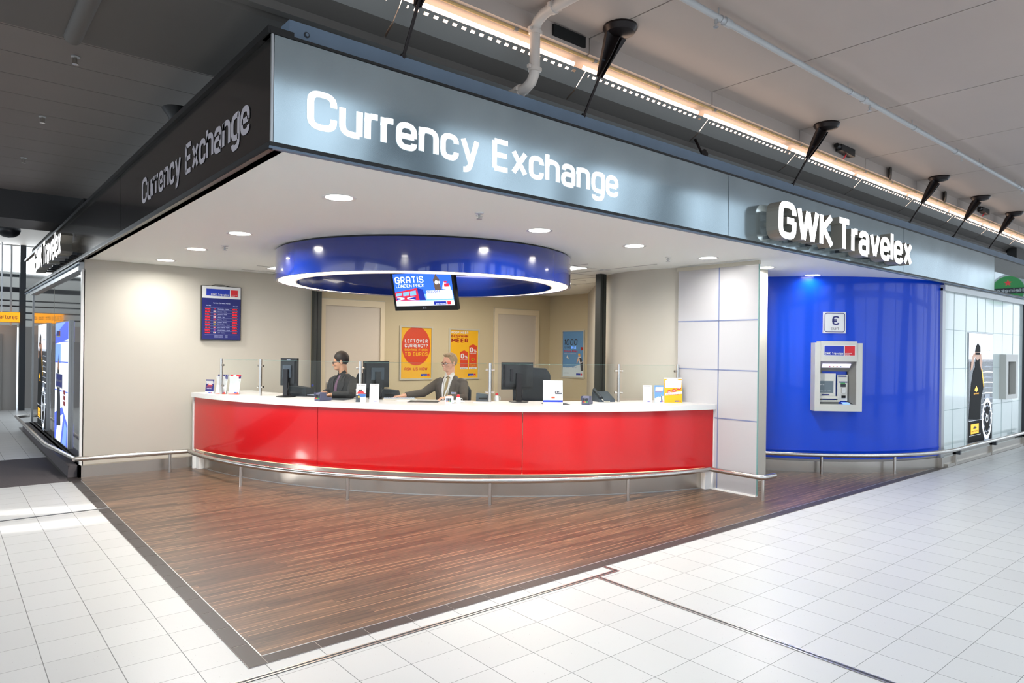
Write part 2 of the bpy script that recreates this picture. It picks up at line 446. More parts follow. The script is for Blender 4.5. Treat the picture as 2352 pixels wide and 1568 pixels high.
# ---------------------------------------------------------------- stroke lettering (square rounded sans)
GL = {
 'A': (.62, [[(0, 0), (0, 1), (.62, 1), (.62, 0)], [(0, .42), (.62, .42)]]), 'B': (.6, [[(0, 0), (.6, 0), (.6, .52), (0, .52)], [(0, .52), (.54, .52), (.54, 1), (0, 1)], [(0, 0), (0, 1)]]),
 'C': (.64, [[(.64, .68), (.64, 1), (0, 1), (0, 0), (.64, 0), (.64, .32)]]), 'D': (.62, [[(0, 0), (.62, 0), (.62, 1), (0, 1)], [(0, 0), (0, 1)]]),
 'E': (.54, [[(0, 0), (0, 1)], [(0, 0), (.54, 0)], [(0, 1), (.54, 1)], [(0, .51), (.5, .51)]]), 'F': (.5, [[(0, 0), (0, 1)], [(0, 1), (.5, 1)], [(0, .5), (.46, .5)]]),
 'G': (.66, [[(.66, .7), (.66, 1), (0, 1), (0, 0), (.66, 0), (.66, .5)], [(.3, .5), (.66, .5)]]), 'H': (.6, [[(0, 0), (0, 1)], [(.6, 0), (.6, 1)], [(0, .51), (.6, .51)]]),
 'I': (0, [[(0, 0), (0, 1)]]), 'J': (.4, [[(.4, 1), (.4, 0), (0, 0), (0, .3)]]), 'K': (.6, [[(0, 0), (0, 1)], [(.02, .48), (.56, 1)], [(.12, .55), (.6, 0)]]),
 'L': (.46, [[(0, 1), (0, 0)], [(0, 0), (.46, 0)]]), 'M': (.76, [[(0, 0), (0, 1)], [(.76, 0), (.76, 1)], [(0, .98), (.38, .3)], [(.76, .98), (.38, .3)]]),
 'N': (.62, [[(0, 0), (0, 1)], [(.62, 0), (.62, 1)], [(0, 1), (.62, 0)]]), 'O': (.66, [[(.33, 1), (0, 1), (0, 0), (.66, 0), (.66, 1), (.33, 1)]]),
 'P': (.56, [[(0, 0), (0, 1)], [(0, 1), (.56, 1), (.56, .44), (0, .44)]]), 'R': (.58, [[(0, 0), (0, 1)], [(0, 1), (.56, 1), (.56, .46), (0, .46)], [(.3, .46), (.58, 0)]]),
 'Q': (.66, [[(.33, 1), (0, 1), (0, 0), (.66, 0), (.66, 1), (.33, 1)], [(.4, .25), (.7, -.1)]]),
 'S': (.56, [[(.56, .76), (.56, 1), (0, 1), (0, .52), (.56, .52), (.56, 0), (0, 0), (0, .24)]]), 'T': (.6, [[(0, 1), (.6, 1)], [(.3, 0), (.3, 1)]]),
 'U': (.62, [[(0, 1), (0, 0), (.62, 0), (.62, 1)]]), 'V': (.62, [[(0, 1), (.31, 0)], [(.62, 1), (.31, 0)]]), 'W': (.96, [[(0, 1), (.24, 0)], [(.48, .96), (.24, 0)], [(.48, .96), (.72, 0)], [(.96, 1), (.72, 0)]]),
 'X': (.6, [[(0, 1), (.6, 0)], [(0, 0), (.6, 1)]]), 'Y': (.6, [[(0, 1), (.3, .45)], [(.6, 1), (.3, .45)], [(.3, .45), (.3, 0)]]), 'Z': (.56, [[(0, 1), (.56, 1)], [(.56, 1), (0, 0)], [(0, 0), (.56, 0)]]),
 'a': (.5, [[(.03, .52), (.03, .68), (.5, .68), (.5, 0)], [(.5, .38), (0, .38), (0, 0), (.5, 0)]]), 'b': (.5, [[(0, 0), (0, 1)], [(0, 0), (.5, 0), (.5, .68), (0, .68)]]),
 'c': (.48, [[(.48, .48), (.48, .68), (0, .68), (0, 0), (.48, 0), (.48, .2)]]), 'd': (.5, [[(.5, 0), (.5, 1)], [(.5, 0), (0, 0), (0, .68), (.5, .68)]]),
 'e': (.5, [[(0, .34), (.5, .34)], [(.5, .32), (.5, .68), (0, .68), (0, 0), (.5, 0), (.5, .15)]]), 'f': (.3, [[(.08, 0), (.08, 1), (.34, 1)], [(-.04, .68), (.3, .68)]]),
 'g': (.5, [[(.5, .68), (0, .68), (0, .02), (.5, .02)], [(.5, .72), (.5, -.3), (.03, -.3), (.03, -.16)]]), 'h': (.5, [[(0, 0), (0, 1)], [(0, .5), (0, .68), (.5, .68), (.5, 0)]]),
 'i': (0, [[(0, 0), (0, .72)], [(0, .9), (0, 1.04)]]), 'k': (.46, [[(0, 0), (0, 1)], [(.02, .32), (.42, .7)], [(.1, .38), (.46, 0)]]), 'l': (0, [[(0, 0), (0, 1.04)]]),
 'm': (.8, [[(0, 0), (0, .68)], [(0, .5), (0, .68), (.4, .68), (.4, 0)], [(.4, .5), (.4, .68), (.8, .68), (.8, 0)]]), 'n': (.5, [[(0, 0), (0, .74)], [(0, .5), (0, .68), (.5, .68), (.5, 0)]]),
 'o': (.5, [[(.25, .68), (0, .68), (0, 0), (.5, 0), (.5, .68), (.25, .68)]]), 'p': (.5, [[(0, -.3), (0, .72)], [(0, .68), (.5, .68), (.5, 0), (0, 0)]]),
 'r': (.24, [[(0, 0), (0, .74)], [(0, .5), (0, .68), (.3, .68)]]), 's': (.42, [[(.42, .52), (.42, .68), (0, .68), (0, .35), (.42, .35), (.42, 0), (0, 0), (0, .14)]]),
 't': (.3, [[(.08, .95), (.08, 0), (.34, 0)], [(-.06, .68), (.3, .68)]]), 'u': (.5, [[(0, .72), (0, 0), (.5, 0)], [(.5, 0), (.5, .72)]]), 'v': (.5, [[(0, .72), (.25, 0)], [(.5, .72), (.25, 0)]]),
 'x': (.5, [[(0, .72), (.5, 0)], [(0, 0), (.5, .72)]]), 'y': (.52, [[(0, .72), (.27, 0)], [(.52, .72), (.22, -.3), (.02, -.3)]]), 'w': (.76, [[(0, .72), (.19, 0)], [(.38, .7), (.19, 0)], [(.38, .7), (.57, 0)], [(.76, .72), (.57, 0)]]),
 '0': (.5, [[(.25, 1), (0, 1), (0, 0), (.5, 0), (.5, 1), (.25, 1)]]), '1': (.16, [[(0, .8), (.16, 1)], [(.16, 1), (.16, 0)]]), '2': (.52, [[(0, .76), (0, 1), (.52, 1), (.52, .55), (0, .3), (0, 0)], [(0, 0), (.52, 0)]]),
 '3': (.52, [[(0, 1), (.52, 1), (.52, .52)], [(.1, .52), (.52, .52), (.52, 0), (0, 0)]]), '4': (.56, [[(.4, 1), (0, .3)], [(0, .3), (.56, .3)], [(.4, 1), (.4, 0)]]), '5': (.52, [[(.52, 1), (0, 1)], [(0, 1), (0, .56)], [(0, .56), (.52, .56), (.52, 0), (0, 0)]]),
 '6': (.5, [[(.5, 1), (0, 1), (0, 0), (.5, 0), (.5, .54), (0, .54)]]), '7': (.5, [[(0, 1), (.5, 1)], [(.5, 1), (.14, 0)]]), '8': (.5, [[(.25, 1), (0, 1), (0, 0), (.5, 0), (.5, 1), (.25, 1)], [(0, .52), (.5, .52)]]), '9': (.5, [[(.5, .46), (0, .46), (0, 1), (.5, 1), (.5, 0), (0, 0)]]),
 '?': (.5, [[(0, .72), (0, 1), (.5, 1), (.5, .5), (.24, .5), (.24, .3)], [(.24, 0), (.24, .1)]]), '!': (0, [[(0, .3), (0, 1)], [(0, 0), (0, .1)]]), '.': (0, [[(0, -.02), (0, .08)]]), ',': (.04, [[(.04, .08), (0, -.14)]]), '-': (.3, [[(0, .45), (.3, .45)]]),
 '+': (.6, [[(0, .5), (.6, .5)], [(.3, .2), (.3, .8)]]), '%': (.8, [[(0, 1), (.3, 1), (.3, .6), (0, .6), (0, 1)], [(.5, .4), (.8, .4), (.8, 0), (.5, 0), (.5, .4)], [(.14, 0), (.66, 1)]]),
 '€': (.66, [[(.66, .8), (.66, 1), (.12, 1), (.12, 0), (.66, 0), (.66, .2)], [(0, .6), (.52, .6)], [(0, .4), (.52, .4)]]), ' ': (.18, []), ':': (0, [[(0, .1), (0, .2)], [(0, .55), (0, .65)]]), '[': (.2, [[(.2, 1), (0, 1)], [(0, 1), (0, 0)], [(0, 0), (.2, 0)]]), ']': (.2, [[(0, 1), (.2, 1)], [(.2, 1), (.2, 0)], [(.2, 0), (0, 0)]]),
}
def fillet(pts, r, k=5):
    if len(pts) < 3: return [Vector(p) for p in pts]
    closed = (Vector(pts[0]) - Vector(pts[-1])).length < 1e-6
    out = [Vector(pts[0])]
    for i in range(1, len(pts) - 1):
        a, b, c = Vector(pts[i - 1]), Vector(pts[i]), Vector(pts[i + 1])
        u = (a - b); w = (c - b); lu, lw = u.length, w.length
        q = min(r, lu * (0.98 if i == 1 else .5), lw * (0.98 if i == len(pts) - 2 else .5)); u.normalize(); w.normalize()
        p0, p1 = b + u * q, b + w * q
        for j in range(k + 1):
            t = j / k; out.append(p0 * (1 - t) ** 2 + b * 2 * t * (1 - t) * 1.0 + p1 * t ** 2)
    out.append(Vector(pts[-1]))
    res = [out[0]]
    for p in out[1:]:
        if (p - res[-1]).length > 1e-5: res.append(p)
    return res
def glyph_ribbons(ch, t, r=.26):
    w, st = GL.get(ch, GL['-'])
    out = []
    if ch.islower(): st = [[(x_, y_ * 1.08 if 0 < y_ <= .74 else y_) for x_, y_ in q_] for q_ in st]
    for s_ in st:
        P = fillet(s_, r)
        L, Rr = [], []
        n = len(P); closed = (P[0] - P[-1]).length < 1e-6
        for i, p in enumerate(P):
            d0 = (p - P[i - 1]).normalized() if i > 0 else None
            d1 = (P[i + 1] - p).normalized() if i < n - 1 else None
            if closed and d0 is None: d0 = (P[0] - P[-2]).normalized()
            if closed and d1 is None: d1 = (P[1] - P[0]).normalized()
            d0 = d0 or d1; d1 = d1 or d0
            nn = Vector((-(d0.y + d1.y), d0.x + d1.x)); nn.normalize()
            c = max(0.5, nn.dot(Vector((-d0.y, d0.x))))
            L.append(p + nn * (t / 2 / c)); Rr.append(p - nn * (t / 2 / c))
        if not closed:  # square ends on strokes meeting others
            pass
        out.append((L, Rr))
    return w, out
def draw_text(mb, text, O, ux, uz, h, t=.17, depth=0.0, m=None, gap=.17, sx=1.0, width=None, slant=0.0, r=.26, each=None, sp=.18):
    """O baseline-left corner; ux,uz unit vectors; h cap height. Returns total width."""
    O, ux, uz = Vector(O), Vector(ux), Vector(uz); nrm = ux.cross(uz)
    GL[' '] = (sp, [])
    k = h / (1 + t); x = t / 2; tot = 0
    for ch in text: tot += GL.get(ch, GL['-'])[0] + t + gap
    tot -= gap
    if width: sx = width / (tot * k)
    for ch in text:
        w, rib = glyph_ribbons(ch, t, r)
        tgt = mb if each is None else MB()
        for L, Rr in rib:
            def P(v, d=0.0): return O + ux * ((x + v.x + slant * v.y) * k * sx) + uz * ((v.y + t / 2) * k) + nrm * d
            n = len(L); vs = [P(v, depth) for v in L] + [P(v, depth) for v in Rr]
            fs = [(i, i + 1, n + i + 1, n + i) for i in range(n - 1)]
            fs = [f[::-1] for f in fs]
            tgt.add(vs, fs, m)
            if depth and each is not None:
                b = [P(v, 0) for v in L] + [P(v, 0) for v in Rr]
                vs2 = vs + b; q = 2 * n
                f2 = [(i, i + 1, q + i + 1, q + i) for i in range(n - 1)] + [(n + i + 1, n + i, q + n + i, q + n + i + 1) for i in range(n - 1)]
                f2 += [(0, q, q + n, n), (n - 1, 2 * n - 1, q + 2 * n - 1, q + n - 1)]
                tgt.add(vs2, f2, each['side'])
        if each is not None and ch != ' ': each['out'].append((ch, tgt))
        x += w + t + gap
    return tot * k * sx

class Canvas:
    """flat print: drawn shapes as thin layers on a real board"""
    def __init__(s, O, ux, uz, eps=0.0012):
        s.O, s.ux, s.uz = Vector(O), Vector(ux).normalized(), Vector(uz).normalized(); s.n = s.ux.cross(s.uz); s.mb = MB(); s.e = eps; s.l = 1
    def P(s, x, y, l): return s.O + s.ux * x + s.uz * y + s.n * (s.e * l)
    def poly(s, pts, m, l=None):
        l = s.l if l is None else l
        A = sum(pts[i][0] * pts[(i + 1) % len(pts)][1] - pts[(i + 1) % len(pts)][0] * pts[i][1] for i in range(len(pts)))
        if A < 0: pts = pts[::-1]
        s.mb.add([s.P(x, y, l) for x, y in pts], [tuple(range(len(pts)))], m)
    def rect(s, x0, y0, x1, y1, m, l=None): s.poly([(x0, y0), (x1, y0), (x1, y1), (x0, y1)], m, l)
    def disc(s, x, y, r, m, l=None, ry=None, n=28):
        ry = ry or r; s.poly([(x + r * math.cos(2 * PI * i / n), y + ry * math.sin(2 * PI * i / n)) for i in range(n)], m, l)
    def ring(s, x, y, r0, r1, m, l=None, ky=1.0, n=28):
        l = s.l if l is None else l
        vs = []
        for rr in (r0, r1):
            vs += [s.P(x + rr * math.cos(2 * PI * i / n), y + rr * ky * math.sin(2 * PI * i / n), l) for i in range(n)]
        s.mb.add(vs, [(i, n + i, n + (i + 1) % n, (i + 1) % n) for i in range(n)], m)
    def rrect(s, x0, y0, x1, y1, r, m, l=None):
        P = []
        for cx, cy, a in ((x1 - r, y1 - r, 0), (x0 + r, y1 - r, 90), (x0 + r, y0 + r, 180), (x1 - r, y0 + r, 270)):
            for j in range(5):
                t = math.radians(a + j * 22.5); P.append((cx + r * math.cos(t), cy + r * math.sin(t)))
        s.poly(P, m, l)
    def text(s, txt, x, y, h, m, l=None, width=None, t=.17, gap=.17, slant=0.0, r=.26, center=False):
        l = s.l if l is None else l
        if center and width: x -= width / 2
        return draw_text(s.mb, txt, s.P(x, y, l), s.ux, s.uz, h, t=t, m=m, gap=gap, width=width, slant=slant, r=r)
    def logo(s, x, y, w, h, l=None, txt='GWK Travelex'):
        l = s.l if l is None else l
        s.rect(x, y, x + w * .72, y + h, 'logo_blue', l); s.rect(x + w * .75, y, x + w, y + h, 'logo_red', l)
        s.text(txt, x + w * .2, y + h * .08, h * .26, 'print_white', l + 1, width=w * .5, t=.2)
        s.text('worldwide', x + w * .765, y + h * .16, h * .11, 'print_white', l + 1, width=w * .17)
        s.text('money', x + w * .765, y + h * .03, h * .11, 'print_white', l + 1, width=w * .11)
# ================================================================ SETTING
ZC = 2.75            # booth ceiling
YW = 6.5             # back wall plane
mb = MB(); mb.box((-14, -18, -0.1), (30, 24, 0.0), 'ft'.replace('ft', 'white_wall_paint'))
MATS['tile'] = M_TILE; MATS['wood'] = M_WOOD
mb.mats = ['tile']; struct('floor', mb)
mb = MB(); mb.box((0.1, 0.1, 0.0), (10.3, YW + .02, 0.003), 'wood'); struct('floor', mb)
# dark border tiles with pale grout and the steel lip against the wood
mb = MB()
mb.box((0, 0, 0), (0.1, 6.2, 0.0035), 'band_grout'); mb.box((0.1, 0, 0), (16, 0.1, 0.0035), 'band_grout')
for i in range(21): mb.box((0.003, i * .3 + .002 - .0, 0.001), (0.097, i * .3 + .296, 0.0048), 'band_tile')
for i in range(53): mb.box((0.1 + i * .3 + .002, 0.003, 0.001), (0.1 + i * .3 + .296, 0.095, 0.0048), 'band_tile')
struct('trim_1', mb)
mb = MB(); mb.box((0.097, 0.097, 0), (0.103, 6.3, 0.006), 'aluminium'); mb.box((0.1, 0.097, 0), (10.2, 0.103, 0.006), 'aluminium')
struct('trim_2', mb)
# steel expansion joints
def joint(mb, a, b, w=.034):
    a, b = Vector((*a, 0)), Vector((*b, 0)); d = (b - a); n = Vector((-d.y, d.x, 0)).normalized()
    mb.obox(a - n * w / 2, d, n * w, (0, 0, .0025), 'frame_dark')
    mb.obox(a - n * w / 2, d, n * w * .3, (0, 0, .0045), 'brushed_steel')
    mb.obox(a + n * w * .22, d, n * w * .28, (0, 0, .0045), 'brushed_steel')
mb = MB(); joint(mb, (-2.5, -.125), (2.73, -.125)); joint(mb, (2.71, -.12), (2.71, .1), .03); struct('trim_3', mb)
mb = MB(); joint(mb, (2.49, -.15), (2.42, -9), .036); struct('trim_4', mb)
mb = MB(); mb.box((-12, 4.40, 0), (0.0, 4.425, .003), 'frame_dark'); mb.box((0, 4.395, 0.004), (0.1, 4.42, .006), 'aluminium'); struct('trim_5', mb)
# ribbed entrance mat
mb = MB(); mb.box((-9, 6.24, 0), (-0.02, 8.5, .004), 'mat_ribbed')
for i in range(60): mb.box((-9, 6.26 + i * .0375, .004), (-0.03, 6.275 + i * .0375, .008), 'mat_ribbed')
mb.box((-0.02, 6.2, 0), (0.12, 13, .006), 'band_tile')
struct('trim_6', mb)

# ---- booth walls and ceiling
mb = MB(); mb.box((0.1, 0.03, ZC), (15.9, 12.9, ZC + .08), 'booth_ceiling_paint')
struct('ceiling', mb)
mb = MB(); mb.box((.15, YW, 0.14), (3.15, YW + .12, ZC), 'white_wall_paint'); mb.box((.15, YW + .12, .14), (.21, YW + .3, ZC), 'white_wall_paint'); struct('wall_left', mb)
mb = MB(); mb.box((3.15, YW, 0), (8.3, YW + .12, ZC), 'cream_wall_paint'); struct('wall_back', mb)
mb = MB(); mb.box((8.2, 5.45, 0), (8.32, YW, ZC), 'cream_wall_paint')
mb.obox((8.2, 5.45, 0), (-1.9, -2.1, 0), (.08, -.08, 0), (0, 0, ZC), 'white_wall_paint'); struct('wall_right', mb)
mb = MB(); mb.arcwall((7.22, 2.40), 1.18, 1.30, 140, 262, 0, ZC, 40, 'white_wall_paint'); struct('wall_curved', mb)
mb = MB(); mb.box((.1, YW - .09, 0.0), (1.45, YW, .15), 'dull_steel'); mb.box((.1, YW - .09, .0), (.13, YW + 6, .15), 'mat_ribbed'); struct('baseboard_left', mb)

# blue curved wall, its steel plinth
BC = (10.41, 3.165)
mb = MB(); mb.arcwall(BC, 2.98, 3.09, -194, -93.6, .185, ZC, 72, 'blue_lacquer')
mb.arcwall(BC, 3.085, 3.098, -194, -93.6, .30, .308, 72, 'blue_lacquer')
struct('wall_blue', mb)
mb = MB(); mb.arcwall(BC, 2.98, 3.105, -194, -93.6, 0.0, .155, 72, 'dull_steel'); mb.arcwall(BC, 2.98, 3.06, -194, -93.6, .155, .185, 72, 'white_wall_paint'); struct('baseboard_blue', mb)

# white glass tile wall on the right
GX0, GX1 = 10.22, 14.42
mb = MB(); mb.box((GX0, .1, .17), (GX1, .2, 2.62), 'glass_tile_white')
for x in (10.71, 11.25, 12.64, 13.16, 13.79):
    lo = 2.05 if x in (9,) else .17
    mb.box((x - .003, .097, lo), (x + .003, .11, 2.62), 'glass_tile_seam')
for x in (11.8, 12.22): mb.box((x - .003, .097, 2.05), (x + .003, .11, 2.62), 'glass_tile_seam')
for z in (2.05, 1.46, .83): mb.box((GX0, .097, z - .003), (GX1, .11, z + .003), 'glass_tile_seam')
struct('wall_tiled_glass', mb)
mb = MB(); mb.box((10.1, .06, .12), (GX0, .2, 2.66), 'aluminium'); mb.box((10.1, .03, 2.62), (15.2, .2, 2.70), 'aluminium'); mb.box((GX1, .05, .1), (14.5, .2, 2.62), 'frame_dark'); struct('trim_7', mb)
mb = MB(); mb.box((10.05, .03, 0), (14.45, .2, .15), 'dull_steel'); mb.box((10.2, .0, 0), (14.45, .05, .05), 'dull_steel'); struct('baseboard_right', mb)
mb = MB(); mb.box((14.5, .12, 0), (16, .2, 2.62), 'frame_dark'); mb.box((14.6, .1, .95), (14.63, .12, 1.3), 'aluminium'); struct('door_1', mb)

# ---- hall ceilings
S0, SP = 2.53, 1.62
mb = MB()
for k in range(-9, 17):
    x0 = S0 + k * SP
    for (y0, y1) in ((-2.45, 0.05),):
        mb.box((x0 + .006, y0, 4.05), (x0 + SP - .006, y1, 4.09), 'hall_ceiling_panel')
mb.box((-12.5, -2.45, 4.09), (28.5, .6, 4.3), 'hall_ceiling_dark')
mb.box((-12.5, -2.5, 4.05), (28.5, -2.45, 4.6), 'hall_ceiling_panel')
struct('ceiling', mb)
mb = MB()
for k in range(-9, 17):
    x0 = S0 + k * SP
    mb.box((x0 + .006, .05, 3.93), (x0 + SP - .006, .09, 4.05), 'hall_ceiling_panel')
mb.box((-12.5, .09, 3.93), (28.5, .4, 4.09), 'hall_ceiling_panel')
mb.box((-12.5, .30, 3.6), (28.5, .36, 3.95), 'hall_ceiling_dark')
struct('trim_8', mb)
mb = MB()
for k in range(-9, 17):
    x0 = S0 + k * SP
    mb.obox((x0 + .008, .19, 3.708), (SP - .016, 0, 0), (0, .22, -.118), (0, .012, .02), 'hall_ceiling_dark')
struct('trim_9', mb)
mb = MB(); mb.box((-12.5, .40, 3.6), (0.1, 1.55, 3.8), 'hall_ceiling_dark'); mb.box((.1, .4, 3.6), (28.5, 1.55, 3.8), 'hall_ceiling_dark')
mb.cyl((-.62, .42, 3.6), (-.62, 1.5, 3.6), .05, m='hall_ceiling_dark')
struct('ceiling', mb)
mb = MB()
for k in range(13):
    y = 1.55 + k * .5; mb.box((-12.5, y + .004, 3.78), (2, y + .496, 3.81), 'hall_ceiling_plank')
mb.box((-12.5, 1.55, 3.81), (2, 8.1, 3.9), 'dark_void'); struct('ceiling', mb)
mb = MB(); mb.box((-12.5, 8.05, 3.39), (2, 9.0, 3.95), 'dark_beam'); struct('trim_10', mb)
mb = MB(); mb.box((-12.5, 9.0, 4.1), (2, 17.5, 4.2), 'light_soffit'); struct('ceiling', mb)
# closing walls of the hall behind the booth
mb = MB(); mb.box((.2, 7, 2.85), (.3, 13.5, 3.6), 'dark_void'); struct('wall_side', mb)

# ---- far end glazing on the left
mb = MB()
mb.box((-9, 17.5, 0), (.25, 17.7, 2.12), 'concrete_light')
for x0, x1 in ((-2.2, -.35),): mb.box((x0, 17.47, 0), (x1 + .02, 17.5, 1.72), 'door_metal')
mb.box((-9, 17.5, 2.95), (2, 17.62, 3.07), 'frame_dark')
for z in (2.25, 2.42, 2.58, 2.72): mb.box((-9, 17.55, z), (2, 17.58, z + .035), 'frame_dark')
mb.box((.28, 17.2, 0), (.40, 17.45, 4.1), 'frame_dark')
mb.box((.09, 17.3, 2.1), (.13, 17.4, 4.1), 'aluminium')
mb.box((.78, 17.2, 0), (.84, 17.4, 4.1), 'frame_dark'); mb.box((1.0, 17.2, 0), (1.25, 17.4, 4.1), 'frame_dark')
mb.box((-9, 17.8, 3.35), (2, 17.9, 3.42), 'frame_dark')
mb.box((-9, 19.5, 2.1), (3, 19.7, 3.62), 'concrete_light')
mb.box((.4, 17.9, 0), (2, 18.0, 2.1), 'concrete_light')
struct('wall_far', mb)
mb = MB(); mb.box((-9, 17.6, 2.1), (2, 17.61, 4.1), 'clear_glass'); struct('window_1', mb)
mb = MB(); mb.box((-.35, 17.46, 0), (-.05, 17.49, 1.9), 'door_metal'); struct('door_2', mb)

# ---- glazed hall on the far side (seen mirrored in the sign band, source of the daylight)
mb = MB()
for x in range(-12, 30, 3): mb.box((x - .1, -15.2, 0), (x + .1, -15, 11), 'frame_dark')
for z in (0, 3.6, 11): mb.box((-12, -15.25, z), (28.5, -15.05, z + .25), 'frame_dark')
for x in range(-11, 28, 4):
    mb.obox((x, -15, 11), (2.0, 12, 1.5), (.35, 0, 0), (0, 0, .5), 'frame_dark')
for i_, x in enumerate(range(-14, 40, 3)):  # leaning columns added out of view to put dark streaks in the band's reflection
    lean = (2.6, -1.8, 1.4)[i_ % 3]; mb.obox((x, -9, 0), (lean, 0, 11), (.55 + .5 * (i_ % 2), 0, 0), (0, .3, 0), 'frame_dark')
for x in range(-12, 28, 6):
    mb.obox((x, -14.6, 3.6), (3, 0, 7.4), (.22, 0, 0), (0, .2, 0), 'frame_dark'); mb.obox((x + 6, -14.6, 3.6), (-3, 0, 7.4), (.22, 0, 0), (0, .2, 0), 'frame_dark')
struct('window_2', mb)
# ================================================================ SIGN BAND
fx = thing('sign_band', (8, .05, 2.7), 'long glossy grey sign band above the shop, facing the hall, reading Currency Exchange', 'sign', world=True)
js = [.09, 4.36, 8.45, 12.3, 15.9]
for i in range(4):
    mb = MB(); mb.box((js[i] + .004, 0, 2.752), (js[i + 1] - .004, .03, 3.318), 'fascia_panel' if i < 3 else 'fascia_panel_clear'); build('panel', mb, fx)
mb = MB(); mb.box((.07, -.004, 3.32), (15.9, .12, 3.336), 'black'); mb.box((.07, .09, 3.33), (15.9, .12, 3.37), 'black')
mb.box((.09, .03, 2.75), (15.9, .1, 3.33), 'black')
build('top_frame', mb, fx)
mb = MB(); mb.box((.075, -.004, 2.727), (15.9, .03, 2.752), 'black'); mb.box((.07, -.012, 2.715), (15.9, .02, 2.727), 'fascia_beam'); build('bottom_frame', mb, fx)
mb = MB(); mb.box((.078, -.002, 2.75), (.09, .012, 3.32), 'aluminium'); build('corner_strip', mb, fx)
mb = MB(); mb.box((.22, .12, 3.362), (15.9, .24, 3.482), 'fascia_beam'); mb.cyl((.32, .118, 3.425), (.32, .126, 3.425), .017, m='frame_dark'); mb.cyl((.32, .112, 3.425), (.32, .126, 3.425), .009, m='fascia_beam')
build('steel_beam', mb, fx)
e_ = {'side': 'glowing_white_vinyl', 'out': []}; draw_text(MB(), 'Currency Exchange', (.275, -.003, 2.866), (1, 0, 0), (0, 0, 1), .216, t=.19, gap=.06, sp=.2, m='glowing_white_vinyl', width=2.545, each=e_)
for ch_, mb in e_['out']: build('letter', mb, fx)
fl_ = thing('sign_band', (.1, 6, 2.7), 'glossy sign band on the left side, coloured darker for its shade, reading Currency Exchange', 'sign', world=True)
js = [0.012, 3.95, 8.9, 13.3]
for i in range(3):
    mb = MB(); mb.box((.09, js[i] + .004, 2.752), (.12, js[i + 1] - .004, 3.318), 'fascia_panel_shaded'); build('panel', mb, fl_)
mb = MB(); mb.box((.06, .0, 3.32), (.2, 13.3, 3.36), 'black'); mb.box((.12, .03, 2.75), (.2, 13.3, 3.33), 'black'); build('top_frame', mb, fl_)
mb = MB(); mb.box((.07, 0, 2.717), (.11, 13.3, 2.752), 'black'); mb.box((.066, 0, 2.708), (.09, 13.3, 2.717), 'black_steel'); build('bottom_frame', mb, fl_)
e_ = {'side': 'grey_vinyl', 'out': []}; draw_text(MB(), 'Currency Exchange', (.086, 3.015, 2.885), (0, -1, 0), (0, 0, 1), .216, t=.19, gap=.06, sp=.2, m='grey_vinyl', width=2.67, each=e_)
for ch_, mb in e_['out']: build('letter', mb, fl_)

def channel_sign(O, ux, n, width, z, h, label, back):
    """illuminated channel letters standing off the band on spacers"""
    O, ux, n = Vector(O), Vector(ux), Vector(n); uz = Vector((0, 0, 1))
    t = thing('channel_letter_sign', tuple(O), label, 'sign', world=True)
    e = {'side': 'letter_side', 'out': []}
    draw_text(MB(), 'GWK Travelex', O + n * .055 + uz * (z - O.z), ux, uz, h, t=.215, m='letter_face', depth=.13, gap=.035, sp=-.06, width=width, each=e)
    for ch, mb in e['out']: build('letter', mb, t)
    for f in (.04, .16, .27, .36, .48, .6, .7, .8, .88, .97):
        mb = MB(); a = O + ux * (width * f) + n * .0 + uz * (z - O.z + .02)
        mb.obox(a, ux * .025, n * .06, uz * .03, 'frame_dark'); build('spacer', mb, t)
    return t
channel_sign((4.93, 0, 2.8), (1, 0, 0), (0, -1, 0), 3.30, 2.785, .365, 'white lit three-dimensional letters GWK Travelex on the sunlit sign band', 0)
channel_sign((.09, 9.62, 2.8), (0, -1, 0), (-1, 0, 0), 3.05, 2.785, .365, 'white lit three-dimensional letters GWK Travelex on the dark left sign band', 0)

# light trough above the shop
mb_p = MB()
m = mat('perforated_trough', (128, 128, 126), 0.5)
nt = m.node_tree; p = nt.nodes['Principled BSDF']; g = nt.nodes.new('ShaderNodeNewGeometry'); sx = nt.nodes.new('ShaderNodeSeparateXYZ'); nt.links.new(g.outputs['Position'], sx.inputs[0])
def band(o, per, duty, ph=0.0):
    f = math_n(nt, 'FRACT', math_n(nt, 'DIVIDE', math_n(nt, 'ADD', o, 50 - ph), per)); return math_n(nt, 'LESS_THAN', f, duty)
hx = band(sx.outputs[0], .0735, .46)
modx = math_n(nt, 'FRACT', math_n(nt, 'DIVIDE', math_n(nt, 'ADD', sx.outputs[0], 20 * SP - S0), SP))
hx = math_n(nt, 'MULTIPLY', hx, math_n(nt, 'MULTIPLY', math_n(nt, 'GREATER_THAN', modx, .03), math_n(nt, 'LESS_THAN', modx, .965)))
hz_ = math_n(nt, 'MULTIPLY', math_n(nt, 'GREATER_THAN', sx.outputs[2], 3.786), math_n(nt, 'LESS_THAN', sx.outputs[2], 3.799))
hole = math_n(nt, 'MULTIPLY', hx, hz_)
nt.links.new(math_n(nt, 'SUBTRACT', 1.0, hole), p.inputs['Alpha'])
